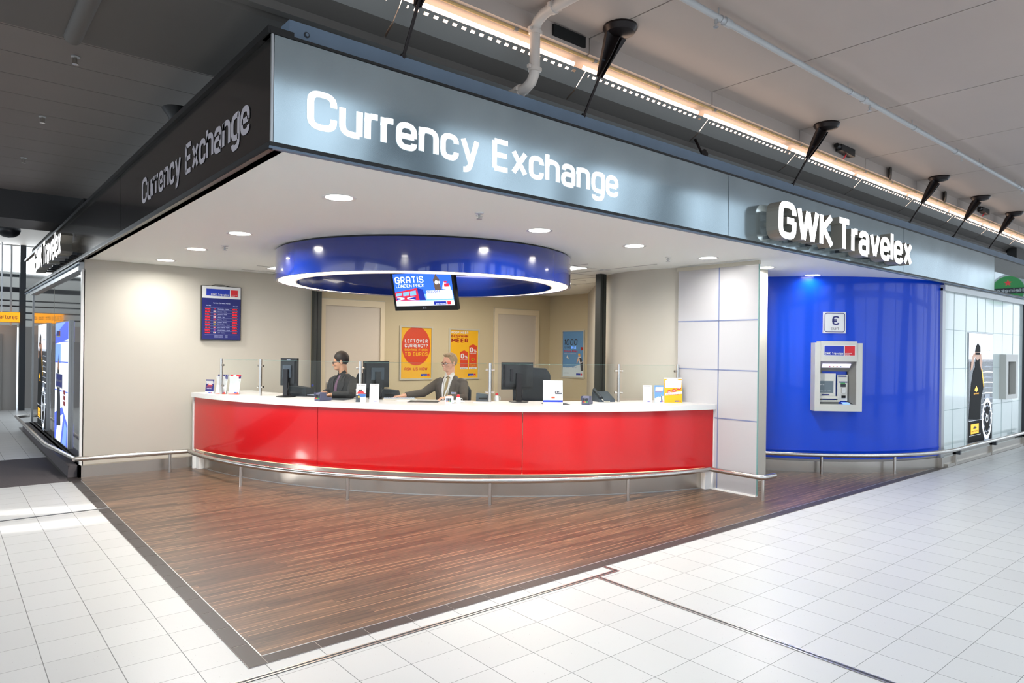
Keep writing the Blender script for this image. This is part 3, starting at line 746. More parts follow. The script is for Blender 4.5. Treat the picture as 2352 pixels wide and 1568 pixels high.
for k in range(-2, 14):
    x0 = S0 + k * SP
    t = thing('light_trough', (x0 + SP / 2, .15, 3.72), 'perforated grey light trough module glowing warm white under the hall ceiling edge', 'light', 'light trough modules above the sign band', world=True)
    mb = MB(); mb.add([(x0 + .003, .085, 3.812), (x0 + SP - .003, .085, 3.812), (x0 + SP - .003, .2, 3.705), (x0 + .003, .2, 3.705)], [(0, 1, 2, 3)], 'perforated_trough')
    mb.add([(x0 + .02, .085, 3.812), (x0 + SP - .02, .085, 3.812), (x0 + SP - .02, .095, 3.818), (x0 + .02, .095, 3.818)], [(0, 1, 2, 3)], 'trough_metal')
    build('perforated_cover', mb, t)
    mb = MB(); mb.obox((x0 + .05, .15, 3.885), (SP - .1, 0, 0), (0, .10, -.16), (0, .012, .008), 'trough_light'); build('diffuser', mb, t)

mb = MB(); mb.cyl((-1, .1, 3.925), (24, .1, 3.925), .012, m='pipe_cream')
for k in range(30): mb.cyl((.2 + k * .81, .1, 3.925), (.23 + k * .81, .1, 3.925), .016, m='trough_metal')
tag(build('cable_conduit', mb), 'thin cream conduit running along the glowing light trough', 'pipe')
mb = MB(); mb.tube([(1.63, .08, 3.95), (1.75, .07, 3.935), (1.85, .07, 3.945), (1.9, .07, 3.96)], .004, m='led_back'); mb.mats = ['logo_red']
tag(build('red_cable', mb), 'short red cable beside the fat white pipe', 'cable')

# pipes
mb = MB()
P = [(1.93, -.6, 4.0), (1.93, -.16, 4.0), (1.93, -.09, 3.992), (1.93, -.03, 3.965), (1.93, -.004, 3.93), (1.93, 0, 3.87), (1.93, 0, 3.66), (1.93, .005, 3.60), (1.93, .035, 3.555), (1.93, .09, 3.53), (1.93, .16, 3.525), (1.93, .29, 3.525)]
t = thing('drain_pipe', (1.93, 0, 3.9), 'fat white painted pipe with clamped elbows above the sign band', 'pipe', world=True)
mb.tube(P, .037, 20, 'painted_pipe'); build('pipe', mb, t)
for a, b in (((1.93, -.2, 4.0), (1.93, -.17, 4.0)), ((1.93, -.003, 3.905), (1.93, 0, 3.88)), ((1.93, 0, 3.645), (1.93, .002, 3.62)), ((1.93, .14, 3.526), (1.93, .165, 3.526))):
    mb = MB(); mb.cyl(a, b, .047, n=20, m='painted_pipe'); mb.box((a[0] - .062, a[1] - .012, a[2] - .012), (a[0] - .04, a[1] + .012, a[2] + .012), 'painted_pipe'); mb.box((a[0] + .04, a[1] - .012, a[2] - .012), (a[0] + .058, a[1] + .012, a[2] + .012), 'painted_pipe'); build('clamp', mb, t)
t = thing('sprinkler_pipe', (4, -.88, 3.97), 'long thin grey sprinkler pipe hung below the hall ceiling', 'pipe', world=True)
mb = MB(); mb.cyl((-3, -.88, 3.965), (10.3, -.88, 3.965), .022, n=14, m='pipe_grey')
for x in (2.9, 5.1, 7.5, 10.0): mb.cyl((x, -.88, 3.965), (x + .07, -.88, 3.965), .03, n=14, m='pipe_grey')
build('pipe', mb, t)
for x in (1.2, 2.86, 4.85, 6.3, 8.4, 9.9):
    mb = MB(); mb.cyl((x, -.86, 3.98), (x, -.86, 4.05), .005, m='aluminium'); mb.cyl((x - .01, -.88, 3.965), (x + .012, -.88, 3.965), .027, m='aluminium'); build('hanger', mb, t)
for x in (2.8, 5.25, 7.7, 10.1):
    mb = MB(); mb.cyl((x, -.88, 3.95), (x, -.88, 3.915), .011, m='aluminium'); mb.cyl((x, -.88, 3.895), (x, -.88, 3.89), .018, m='aluminium'); mb.cyl((x, -.88, 3.92), (x, -.88, 3.89), .004, m='aluminium'); build('sprinkler_head', mb, t)

# tie rods with black brackets
def make_rod():
    t = thing('tie_rod', (0, 0, 0), '', 'rod')
    mb = MB(); mb.cyl((0, .135, 3.475), (0, -.13, 3.90), .011, n=12, m='black_steel'); build('rod', mb, t)
    mb = MB(); mb.cyl((0, .142, 3.472), (0, .125, 3.50), .019, n=12, m='black_steel'); build('foot', mb, t)
    br = MB()
    prof = [(-.115, -.23), (-.1, -.23)]
    br.lathe([(.001, 4.05), (.125, 4.05), (.128, 4.035), (.105, 4.0), (.05, 3.985), (.001, 3.98)], (0, -.23, 0), 24, 'black_steel')
    d = Vector((0, -.27, .44)).normalized(); a0 = Vector((0, -.03, 3.74)); a1 = a0 + d * .31
    for s_ in (-.018, .012):
        pr_ = [(-.018, 0), (.018, 0), (.05, .17), (.062, .30), (-.062, .30), (-.05, .17)]
        u = Vector((1, 0, 0)).cross(d)
        vs = [a0 + u * x + d * y + Vector((s_, 0, 0)) for x, y in pr_] + [a0 + u * x + d * y + Vector((s_ + .007, 0, 0)) for x, y in pr_]
        br.add(vs, [(0, 1, 2, 3, 4, 5), (11, 10, 9, 8, 7, 6)] + [(i, (i + 1) % 6, 6 + (i + 1) % 6, 6 + i) for i in range(6)], 'black_steel')
    u = Vector((1, 0, 0))
    vs = []
    for w_, h_ in ((.022, 0.0), (.052, .11), (.075, .2), (.105, .30)):
        c = a0 + d * h_; vs += [c - u * w_ + Vector((0, .012, 0)), c + u * w_ + Vector((0, .012, 0)), c + u * w_ + Vector((0, -.012, 0)), c - u * w_ + Vector((0, -.012, 0))]
    fs = []
    for j in range(3):
        for i in range(4): fs.append((j * 4 + i, j * 4 + (i + 1) % 4, j * 4 + 4 + (i + 1) % 4, j * 4 + 4 + i))
    br.add(vs, fs + [(0, 3, 2, 1), (12, 13, 14, 15)], 'black_steel')
    br.cyl(a0 + d * .12 + Vector((-.05, 0, 0)), a0 + d * .12 + Vector((.05, 0, 0)), .012, m='frame_dark')
    build('bracket', br, t)
    return t
rod0 = make_rod()
RL_ = ['black tie rod and bracket next to the fat white pipe', 'black tie rod and bracket above the end of the words Currency Exchange', 'black tie rod rising above the end of the word Travelex, third from the left', 'fourth black tie rod from the left, beyond the lit letters', 'fifth black tie rod from the left, near the right edge', 'rightmost black tie rod, nearest the black box']
RX = [(.95, RL_[0]), (2.56, RL_[1]), (5.79, 'black tie rod and bracket above the first lit letters GWK'), (9.0, RL_[2]), (10.72, RL_[3]), (12.45, RL_[4])]
for i, (x, lb) in enumerate(RX):
    r = rod0 if i == 0 else dup(rod0, (x, 0, 0)); r.location = (x, 0, 0); r['label'] = lb; r['group'] = 'tie rods holding the sign band'
mb = MB(); mb.cyl((4.18, .14, 3.45), (4.2, .3, 3.75), .012, m='black_steel'); mb.cyl((4.17, .13, 3.50), (4.21, .17, 3.50), .028, m='black_steel'); mb.cyl((4.17, .14, 3.53), (4.21, .17, 3.53), .02, m='black_steel')
tag(build('short_stay', mb), 'short dark stay behind the sign band between two long tie rods', 'rod')

# projectors / slots on the ceiling edge
mb = MB(); mb.box((2.14, .03, 3.955), (2.47, .052, 4.035), 'dark_void'); tag(build('vent_slot', mb), 'black rectangular vent slot behind the fat white pipe', 'vent')
def projector(x, lb):
    t = thing('wall_projector', (x, 0, 4.0), lb, 'projector', 'black projectors under the hall ceiling edge')
    mb = MB(); mb.obox((-.2, -.03, -.02), (.34, .0, -.015), (0, .07, 0), (0, 0, .085), 'black'); build('housing', mb, t)
    mb = MB(); mb.cyl((-.2, 0, .02), (-.27, 0, .025), .028, m='black'); build('lens', mb, t)
    mb = MB(); mb.cyl((-.02, 0, -.03), (-.02, .03, -.075), .008, m='logo_red'); build('mount', mb, t)
projector(6.78, 'black projector under the ceiling edge, near the bracket above GWK')
projector(11.75, 'far black projector under the ceiling edge, near the right border')
for x, lb in ((8.05, 'grey half-round uplighter on the ceiling edge, nearer one'), (10.0, 'grey half-round uplighter on the ceiling edge, farther one')):
    mb = MB(); mb.lathe([(.001, 0), (.085, 0), (.085, .02), (.001, .02)], (0, 0, 0), 24, 'hall_ceiling_dark')
    o = build('half_round_uplighter', mb); o.location = (x, .03, 3.98); o.rotation_euler = (PI / 2, 0, .5); tag(o, lb, 'light', 'half-round uplighters')
mb = MB(); mb.box((14.1, .13, 3.48), (15.4, .28, 3.68), 'black'); tag(build('loudspeaker_box', mb), 'large black box standing behind the sign band at the right edge', 'box')
# long black roof unit and funnel behind the left band
mb = MB(); mb.box((.22, 1.2, 3.37), (.5, 6.5, 3.44), 'black'); mb.box((.26, 1.62, 3.4), (.4, 2.2, 3.50), 'black'); tag(build('cable_tray', mb), 'flat black tray lying on top of the left sign band', 'tray')
mb = MB(); mb.lathe([(.03, 0), (.05, .03), (.07, .13), (.12, .2), (.115, .205), (.06, .14)], (0, 0, 0), 20, 'black'); o = build('black_funnel', mb); o.location = (.22, 2.42, 3.38); tag(o, 'black funnel-shaped fitting on top of the left sign band', 'fitting')

# ceiling sprinklers on planks
for x, y, lb in ((-.5, 2.33, 'nearest the ceiling box'), (-.53, 4.1, 'middle one of the three'), (-.53, 5.95, 'farthest of the three')):
    t = thing('sprinkler', (x, y, 3.78), 'small steel sprinkler on the dark plank ceiling, ' + lb, 'sprinkler', 'sprinklers on the dark plank ceiling')
    mb = MB(); mb.cyl((0, 0, 0), (0, 0, -.006), .03, m='aluminium'); build('flange', mb, t)
    mb = MB(); mb.cyl((0, 0, 0), (0, 0, -.05), .01, m='dull_steel'); mb.box((-.018, -.004, -.055), (-.012, .004, -.01), 'dull_steel'); mb.box((.012, -.004, -.055), (.018, .004, -.01), 'dull_steel'); mb.cyl((0, 0, -.055), (0, 0, -.06), .022, m='dull_steel'); build('head', mb, t)

# ================================================================ BOOTH CEILING FITTINGS
def make_down():
    t = thing('downlight', (0, 0, 0), '', 'light')
    mb = MB(); mb.lathe([(.098, -.001), (.12, -.004), (.122, 0), (.095, .02), (.092, .02)], (0, 0, 0), 32, 'white_solid'); mb.lathe([(.098, -.001), (.092, .0), (.09, .02)], (0, 0, 0), 32, 'aluminium'); build('trim_ring', mb, t)
    mb = MB(); mb.lathe([(.001, -.002), (.06, -.003), (.096, -.0015)], (0, 0, 0), 32, 'lamp_glow'); build('lens', mb, t)
    return t
dl0 = make_down()
DL = [(.95, 1.0, 'nearest and largest downlight, close to the front corner of the white ceiling'), (2.9, 1.0, 'downlight right of the blue ring, second along the front row'), (4.22, 1.0, 'third downlight along the front row, above the right end of the counter'), (5.52, 1.0, 'fourth downlight along the front row, just left of the glass partition'),
      (6.78, 1.0, 'downlight half hidden behind the top of the glass partition'), (8.02, 1.0, 'downlight in front of the blue wall'), (.95, 3.12, 'downlight left of the blue ring, second from the corner'), (.95, 4.55, 'third downlight from the corner along the left row'), (.95, 5.9, 'last downlight on the left row, near the rate board')]
for i, (x, y, lb) in enumerate(DL):
    d = dl0 if i == 0 else dup(dl0, (x, y, ZC - .001)); d.location = (x, y, ZC - .001); d['label'] = 'round white ' + lb if not lb.startswith('round') else lb; d['group'] = 'downlights in the booth ceiling'
    disk('downlight_lamp', (x, y, ZC - .012), 2.5 if x > 8 else (15 if y > 5 else (9 if 5 < x < 6 else 37)))
def make_sprk():
    t = thing('sprinkler', (0, 0, 0), '', 'sprinkler')
    mb = MB(); mb.cyl((0, 0, 0), (0, 0, -.008), .035, m='white_solid'); build('flange', mb, t)
    mb = MB(); mb.cyl((0, 0, -.005), (0, 0, -.045), .008, m='aluminium'); mb.cyl((0, 0, -.045), (0, 0, -.049), .024, m='aluminium'); mb.box((-.03, -.004, -.03), (.03, .004, -.024), 'aluminium'); build('head', mb, t)
    return t
s0 = make_sprk()
for i, (x, y, lb) in enumerate(((2.02, .74, 'steel sprinkler in the white ceiling in front of the blue ring'), (1.1, 4.05, 'steel sprinkler between the left row downlights'), (5.15, 1.28, 'steel sprinkler left of the glass partition'), (2.35, 5.6, 'steel sprinkler behind the left edge of the blue ring'))):
    d = s0 if i == 0 else dup(s0, (x, y, ZC)); d.location = (x, y, ZC); d['label'] = lb; d['group'] = 'sprinklers in the booth ceiling'
# lit ceiling panels and tile grid towards the office
def lpanel(x0, y0, x1, y1, lb, pw=14):
    t = thing('ceiling_light_panel', ((x0 + x1) / 2, (y0 + y1) / 2, ZC), lb, 'light', 'square light panels in the office ceiling', world=True)
    mb = MB(); mb.box((x0, y0, ZC - .006), (x1, y1, ZC - .001), 'white_solid'); build('frame', mb, t)
    mb = MB(); mb.box((x0 + .02, y0 + .02, ZC - .009), (x1 - .02, y1 - .02, ZC - .006), 'panel_glow'); build('diffuser', mb, t)
lpanel(2.2, 5.35, 2.7, 5.85, 'square lit ceiling panel left of the blue ring')
lpanel(4.65, 2.62, 5.25, 3.22, 'square lit ceiling panel right of the blue ring')
lpanel(5.0, 4.3, 5.6, 4.9, 'square lit ceiling panel in the office, added unseen behind the blue ring to light the walls')  # this panel is added out of sight to light the office walls
mb = MB()
for k in range(8):
    x = 2.55 + k * .6; y0 = max(1.7, 7.9 - x * 1.0 - .6); mb.box((x - .004, y0, ZC - .004), (x + .004, YW, ZC), 'aluminium')
for k in range(7):
    y = 2.62 + k * .6; x0 = max(2.0, 7.9 - y - .6); mb.box((x0, y - .004, ZC - .004), (5.85 + (y - 2.9) * .65 if y > 2.9 else 5.7, y + .004, ZC), 'aluminium')
struct('trim_11', mb)

# ---- blue ring canopy
RC = (3.215, 3.34); RO, RI = 1.715, 1.5; ZB = 2.405
t = thing('ring_canopy', (RC[0], RC[1], ZC), 'large glossy blue ring hanging from the ceiling with a glowing underside', 'canopy', world=True)
mb = MB(); mb.lathe([(RO - .03, ZB + .004), (RO, ZB), (RO, ZC - .018), (RO - .03, ZC - .018)], (RC[0], RC[1], 0), 96, 'blue_band'); build('outer_band', mb, t)
mb = MB(); mb.lathe([(RI, ZB), (RI - .02, ZB), (RI - .02, ZC - .018), (RI, ZC - .018)], (RC[0], RC[1], 0), 96, 'blue_band'); build('inner_band', mb, t)
mb = MB(); mb.lathe([(RI, ZB + .012), (RO - .028, ZB + .012)], (RC[0], RC[1], 0), 96, 'strip_warm'); build('light_strip', mb, t)
mb = MB(); mb.lathe([(RO - .032, ZB + .006), (RO - .01, ZB - .002), (RO - .004, ZB + .006)], (RC[0], RC[1], 0), 96, 'aluminium'); mb.lathe([(RI - .018, ZB + .002), (RI - .004, ZB - .004), (RI + .004, ZB + .012)], (RC[0], RC[1], 0), 96, 'white_solid'); build('rim', mb, t)
mb = MB(); mb.lathe([(RI + .05, ZC - .018), (RI + .05, ZC), (RO - .02, ZC), (RO - .02, ZC - .018)], (RC[0], RC[1], 0), 96, 'black'); build('mounting_channel', mb, t)

# ================================================================ COUNTER
def circ3(a, b, c):
    ax, ay = a; bx, by = b; cx, cy = c; d = 2 * (ax * (by - cy) + bx * (cy - ay) + cx * (ay - by))
    ux = ((ax * ax + ay * ay) * (by - cy) + (bx * bx + by * by) * (cy - ay) + (cx * cx + cy * cy) * (ay - by)) / d
    uy = ((ax * ax + ay * ay) * (cx - bx) + (bx * bx + by * by) * (ax - cx) + (cx * cx + cy * cy) * (bx - ax)) / d
    return ux, uy, math.hypot(ax - ux, ay - uy)
FC = circ3((1.42, 6.3), (3.46, 2.43), (5.97, 1.2))
print('counter circle', FC)
def ang(p, c): return math.degrees(math.atan2(p[1] - c[1], p[0] - c[0])) % 360
A0, A1 = ang((1.42, 6.3), FC), ang((5.97, 1.2), FC)
CC = FC[:2]; R0 = FC[2]
t = thing('service_counter', (3.6, 2.6, 0), 'curved service counter with glossy red front, white worktop and steel plinth', 'counter', world=True)
mb = MB(); mb.arcwall(CC, R0 - .8, R0 + .03, A0 - .3, A1 + .1, 0.975, 1.035, 64, 'white_solid'); build('worktop', mb, t)
for i in range(3):
    a, b = A0 + (A1 - A0) * i / 3, A0 + (A1 - A0) * (i + 1) / 3
    mb = MB(); mb.arcwall(CC, R0 - .03, R0, a + .03, b - .03, .275, .975, 24, 'red_lacquer'); build('front_panel', mb, t)
mb = MB(); mb.arcwall(CC, R0 - .14, R0 - .10, A0, A1, 0, .26, 64, 'dull_steel'); mb.arcwall(CC, R0 - .145, R0 - .095, A0, A1, 0, .012, 64, 'aluminium'); build('kick_plate', mb, t)
mb = MB(); mb.arcwall(CC, R0 - .1, R0 - .015, A0 + .3, A1 - .3, .264, .274, 64, 'toe_glow'); build('light_strip', mb, t)
for a, s_ in ((A0, 1), (A1, -1)):
    q = math.radians(a); r_ = Vector((math.cos(q), math.sin(q), 0)); tg = Vector((-math.sin(q), math.cos(q), 0)) * s_
    mb = MB(); mb.obox(Vector((*CC, 0)) + r_ * (R0 - .14) - tg * .035, r_ * .15, tg * .035, (0, 0, .975), 'white_solid'); mb.obox(Vector((*CC, 0)) + r_ * (R0 - .14), r_ * .11, tg * .09, (0, 0, .27), 'white_solid')
    build('end_panel', mb, t)

# ---- steel bumper rails
def rail(name, pts, posts, label, r=.029, zr=.262, group='steel bumper rails'):
    t = thing(name, (posts[0][0], posts[0][1], 0) if posts else pts[0], label, 'rail', group, world=True)
    mb = MB(); mb.tube(pts, r, 16, 'brushed_steel'); build('tube', mb, t)
    for p in posts:
        mb = MB(); mb.cyl((p[0], p[1], 0), (p[0], p[1], zr), .019, m='brushed_steel'); mb.cyl((p[0], p[1], 0), (p[0], p[1], .008), .022, m='brushed_steel'); build('post', mb, t)
    return t
RA = circ3((1.32, 6.18), (3.285, 2.17), (5.86, 1.16))
def rp(a, z=.262): q = math.radians(a); return (RA[0] + RA[2] * math.cos(q), RA[1] + RA[2] * math.sin(q), z)
a0, a1 = ang((1.32, 6.18), RA), ang((5.86, 1.16), RA)
pts = [(.04, 6.26, .262), (.7, 6.22, .262)] + [rp(a0 + (a1 - a0) * i / 48) for i in range(49)] + [(5.86, .52, .262), (5.9, .48, .262), (6.12, .48, .262)]
pp = [(1.1, 6.2)] + [rp(ang(q, RA))[:2] for q in ((1.5, 4.72), (2.19, 3.3), (3.3, 2.18), (4.66, 1.4))] + [(5.9, .5)]
rail('bumper_rail', pts, pp, 'steel bumper rail curving low in front of the red counter')
def bp(a, r=3.225): q = math.radians(a); return (BC[0] + r * math.cos(q), BC[1] + r * math.sin(q), .262)
pts = [bp(-180 + 90 * i / 36) for i in range(4, 37)] + [(12, -.055, .262), (14.6, -.055, .262)]
rail('bumper_rail', pts, [bp(-135.2)[:2], bp(-116.3)[:2]], 'steel bumper rail along the blue wall and the white glass tiles')
mb = MB()
for x in (10.55, 12.3, 14.2): mb.box((x - .03, -.06, .17), (x + .03, .04, .235), 'frame_dark'); mb.box((x - .03, -.005, 0), (x + .02, .03, .2), 'dull_steel')
tag(build('rail_bracket', mb), 'grey steel brackets holding the rail at the white glass tiles', 'bracket')
rail('bumper_rail', [(.04, 6.26, .262), (-.09, 7.9, .262), (-.1, 9.4, .262), (-.1, 12.6, .262), (.12, 12.65, .262)], [], 'steel bumper rail with an angled bend in front of the left showcase')

# ---- glass screen on the counter
PA = [(1.60, 5.75), (1.93, 5.24), (2.70, 4.0), (3.85, 2.90), (5.22, 2.06), (5.93, 1.70)]
PN = ['leftmost, beside the folded leaflets', 'second from the left, left of the black monitor', 'third from the left, beside the leaflet stands', 'fourth, right of the man in grey', 'fifth from the left, beside the telephone', 'rightmost, behind the yellow leaflet']
for i, (x, y) in enumerate(PA):
    a = math.atan2(y - CC[1], x - CC[0]); tx, ty = -math.sin(a), math.cos(a)
    t = thing('screen_post', (x, y, 1.035), 'short steel glass-screen post on the worktop, ' + PN[i], 'post', 'steel posts of the counter glass screen', world=True)
    mb = MB(); mb.cyl((x, y, 1.035), (x, y, 1.505), .019, n=16, m='brushed_steel'); build('tube', mb, t)
    for s_ in (-1, 1):
        if (i == 0 and s_ == 1) or (i == 5 and s_ == -1): continue
        for z in (1.15, 1.42):
            c = Vector((x, y, z)); d = Vector((tx, ty, 0)) * (-s_)
            mb = MB(); mb.cyl(c, c + d * .055, .0085, m='brushed_steel'); mb.cyl(c + d * .03, c + d * .055, .014, m='brushed_steel'); build('clamp', mb, t)
for i in range(5):
    p, q = Vector((*PA[i], 0)), Vector((*PA[i + 1], 0)); d = (q - p); L = d.length; d.normalize(); n = Vector((-d.y, d.x, 0))
    mb = MB(); mb.obox(p + d * .045 + Vector((0, 0, 1.08)) - n * .004, d * (L - .09), n * .008, (0, 0, .415), 'clear_glass'); mb.obox(p + d * .045 + Vector((0, 0, 1.493)) - n * .004, d * (L - .09), n * .008, (0, 0, .003), 'glass_edge')
    tag(build('glass_pane', mb), ['clear glass screen pane above the folded leaflets, between the two left posts', 'clear glass screen pane before the upright monitor and the man in black', 'clear glass screen pane in front of the man in a grey suit', 'clear glass screen pane in front of the office chair and monitor on the right', 'clear glass screen pane before the white curved wall'][i], 'glass screen', 'panes of the counter glass screen')

# ---- white glass partition
t = thing('glass_partition', (5.99, 1.2, 0), 'tall white glass partition with a grid of pale blue joints at the counter end', 'partition', world=True)
mb = MB(); mb.box((5.98, .63, .02), (6.0, 1.74, 2.69), 'partition_glass')
mb.box((5.9775, 1.147 - .007, .02), (5.981, 1.147 + .007, 2.69), 'partition_seam')
for z in (2.05, 1.456, .872): mb.box((5.9775, .63, z - .007), (5.981, 1.74, z + .007), 'partition_seam')
mb.box((5.979, .622, .02), (6.001, .63, 2.69), 'glass_edge'); build('glass', mb, t)
mb = MB(); mb.box((5.97, .62, 2.69), (6.01, 1.76, 2.735), 'frame_grey'); build('top_channel', mb, t)
mb = MB(); mb.box((5.965, .63, 0), (6.015, 1.74, .022), 'white_solid'); build('bottom_channel', mb, t)

# ---- dark posts at the office opening
for x0, y0, lb in ((3.15, YW - .12, 'dark green steel post at the left side of the office opening'), (5.87, 2.98, 'dark green steel post beside the white curved wall')):
    mb = MB(); mb.box((x0, y0, 1.0 if 0 else 0), (x0 + .12, y0 + .10, ZC), 'dark_green_steel'); mb.box((x0 + .05, y0 - .006, 0), (x0 + .06, y0, ZC), 'black')
    tag(build('opening_post', mb), lb, 'post', 'dark posts of the office opening')
mb = MB(); mb.box((5.99, 3.1, .9), (6.03, 3.16, 1.65), 'white_solid'); o = build('paper_notice', mb); tag(o, 'tall narrow white notice beside the right dark post', 'notice')
# ================================================================ WALL FITTINGS
# office doors
def door(n, x0, x1, zt, handle):
    y = YW
    mb = MB()
    w = .075
    for a, b, z0, z1 in ((x0, x0 + w, 0, zt), (x1 - w, x1, 0, zt), (x0 + w, x1 - w, zt - .1, zt)): mb.box((a, y - .035, z0), (b, y, z1), 'door_frame_paint')
    mb.box((x0 - .012, y - .012, 0), (x0, y, zt + .012), 'frame_grey'); mb.box((x1, y - .012, 0), (x1 + .012, y, zt + .012), 'frame_grey'); mb.box((x0 - .012, y - .012, zt), (x1 + .012, y, zt + .012), 'frame_grey')
    d = struct('door_%d' % n, mb)
    mb = MB(); mb.box((x0 + w, y - .008, 0), (x1 - w, y, zt - .1), 'door_paint'); build('leaf', mb, d)
    if handle:
        mb = MB(); hx = x0 + w + .055; mb.box((hx - .02, y - .02, .90), (hx + .02, y - .008, 1.12), 'brushed_steel'); mb.cyl((hx, y - .02, 1.05), (hx, y - .06, 1.05), .009, m='brushed_steel'); mb.cyl((hx, y - .06, 1.05), (hx + .13, y - .06, 1.045), .009, m='brushed_steel'); build('handle', mb, d)
door(3, 3.30, 4.42, 2.43, True)
door(4, 6.76, 7.88, 2.44, False)

# framed posters
def frame_poster(O, ux, w, h, label, draw):
    O, ux = Vector(O), Vector(ux); uz = Vector((0, 0, 1)); n = ux.cross(uz)
    t = thing('framed_poster', tuple(O), label, 'poster', 'framed posters on the office walls', world=True)
    mb = MB(); f = .028
    for a, b, c, d in ((0, 0, w, f), (0, h - f, w, h), (0, f, f, h - f), (w - f, f, w, h - f)):
        mb.obox(O + ux * a + uz * b, ux * (c - a), uz * (d - b), n * .022, 'frame_grey')
    build('frame', mb, t)
    c = Canvas(O + n * .006 + ux * f + uz * f, ux, uz); draw(c, w - 2 * f, h - 2 * f)
    c.mb.obox(O + ux * f + uz * f, ux * (w - 2 * f), uz * (h - 2 * f), n * .006, 'frame_grey')
    build('print', c.mb, t)
    return t
def d1(c, w, h):
    c.rect(0, 0, w, h, 'poster_yellow'); c.disc(w / 2, h * .64, w * .47, 'poster_red', 2, ry=w * .55, n=48)
    for s, y, hh, m in (('LEFTOVER', .70, .073, 'print_white'), ('CURRENCY?', .61, .073, 'print_white'), ('EXCHANGE IT BACK', .54, .045, 'poster_yellow'), ('TO EUROS', .44, .078, 'poster_yellow')):
        c.text(s, w * .5, h * y, h * hh, m, 3, width=w * .76, center=True, t=.24)
    c.text('ASK US HOW', w * .5, h * .155, h * .06, 'poster_red', 3, width=w * .76, center=True, t=.22)
    c.logo(w * .66, h * .04, w * .29, h * .045, 3)
def d2(c, w, h):
    c.rect(0, 0, w, h, 'poster_yellow')
    for s, y, hh, m in (('KOOP MEER', .925, .05, 'print_white'), ('BESPAAR', .845, .06, 'poster_deep_red'), ('MEER', .74, .09, 'poster_deep_red')):
        c.text(s, w * .04, h * y, h * hh, m, 3, width=w * .6, t=.26)
    for x0, yb, yt, s in ((.36, .22, .54, 0), (.68, .22, .67, 1)):
        c.poly([(w * x0, h * yb), (w * (x0 + .28), h * yb), (w * (x0 + .28), h * yt), (w * (x0 + .14), h * (yt + .04)), (w * x0, h * yt)], 'poster_red', 2)
        c.rect(w * x0, h * (yb - .04), w * (x0 + .28), h * yb, 'print_white', 2)
        c.text('0', w * (x0 + .02), h * (yt - .13), h * .1, 'print_white', 3, width=w * .12, t=.26); c.text('%', w * (x0 + .16), h * (yt - .13), h * .06, 'print_white', 3, width=w * .11)
        c.text('PROVISIE', w * (x0 + .02), h * (yt - .165), h * .024, 'print_white', 3, width=w * .24)
        c.text('Bij aankoop', w * (x0 + .03), h * (yb - .027), h * .014, 'ink_dark', 3, width=w * .2)
    c.text('+', w * .74, h * .33, h * .12, 'poster_yellow', 3, width=w * .16, t=.28)
    c.text('BETERE', w * .71, h * .275, h * .03, 'poster_yellow', 3, width=w * .22); c.text('KOERS', w * .71, h * .235, h * .03, 'poster_yellow', 3, width=w * .22)
    c.logo(w * .64, h * .04, w * .29, h * .045, 3)
def d3(c, w, h):
    c.rect(0, 0, w, h, 'poster_sky'); c.rect(0, 0, w, h * .13, 'poster_pale', 2); c.poly([(0, h * .13), (w, h * .13), (w, h * .3), (w * .5, h * .22), (0, h * .2)], 'poster_pale', 2)
    c.text('1000', w * .05, h * .70, h * .13, 'ink_dark', 3, width=w * .64, t=.14, slant=.1); c.text('FLYING', w * .05, h * .62, h * .05, 'ink_dark', 3, width=w * .34, t=.13); c.text('BLUE', w * .41, h * .62, h * .05, 'tv_lightblue', 3, width=w * .24, t=.13)
    c.text('Bonus Miles', w * .05, h * .54, h * .05, 'logo_red', 3, width=w * .66, t=.2, slant=.12)
    c.text('Wissel nu en spaar extra', w * .05, h * .51, h * .013, 'print_white', 3, width=w * .6)
    c.poly([(w * .18, h * .42), (w * .22, h * .48), (w * .34, h * .37)], 'print_white', 3); c.poly([(w * .22, h * .48), (w * .34, h * .37), (w * .26, h * .40)], 'frame_grey', 4)
    c.poly([(w * .88, h * .58), (w * .98, h * .6), (w * .96, h * .65), (w * .88, h * .66)], 'poster_deep_red', 3)
    c.disc(w * .80, h * .475, w * .055, 'skin_print', 4); c.disc(w * .80, h * .50, w * .05, 'poster_yellow', 5, ry=w * .03)
    c.poly([(w * .74, h * .44), (w * .86, h * .45), (w * .96, h * .33), (w * .84, h * .28), (w * .76, h * .36)], 'print_white', 3)
    c.poly([(w * .80, h * .42), (w * .90, h * .42), (w * .95, h * .34), (w * .85, h * .32)], 'ink_dark', 4)
    c.poly([(w * .85, h * .30), (w * .96, h * .33), (w * .99, h * .14), (w * .88, h * .14)], 'ink_dark', 4); c.poly([(w * .74, h * .42), (w * .78, h * .40), (w * .70, h * .29), (w * .67, h * .3)], 'skin_print', 4)
    c.text('U spaart altijd', w * .06, h * .2, h * .03, 'ink_blue', 3, width=w * .6, slant=.15); c.logo(w * .66, h * .035, w * .28, h * .045, 3); c.text('gwktravelex.nl', w * .05, h * .07, h * .018, 'ink_dark', 3, width=w * .26)
frame_poster((4.72, YW, 1.125), (1, 0, 0), .665, .925, 'yellow framed poster with a red disc reading LEFTOVER CURRENCY? on the office wall', d1)
frame_poster((5.73, YW, 1.115), (1, 0, 0), .68, .92, 'yellow framed poster reading KOOP MEER BESPAAR MEER with two red arrows', d2)
frame_poster((8.2, 6.13, 1.125), (0, -1, 0), .62, .935, 'blue framed poster reading 1000 Flying Blue Bonus Miles on the right office wall', d3)

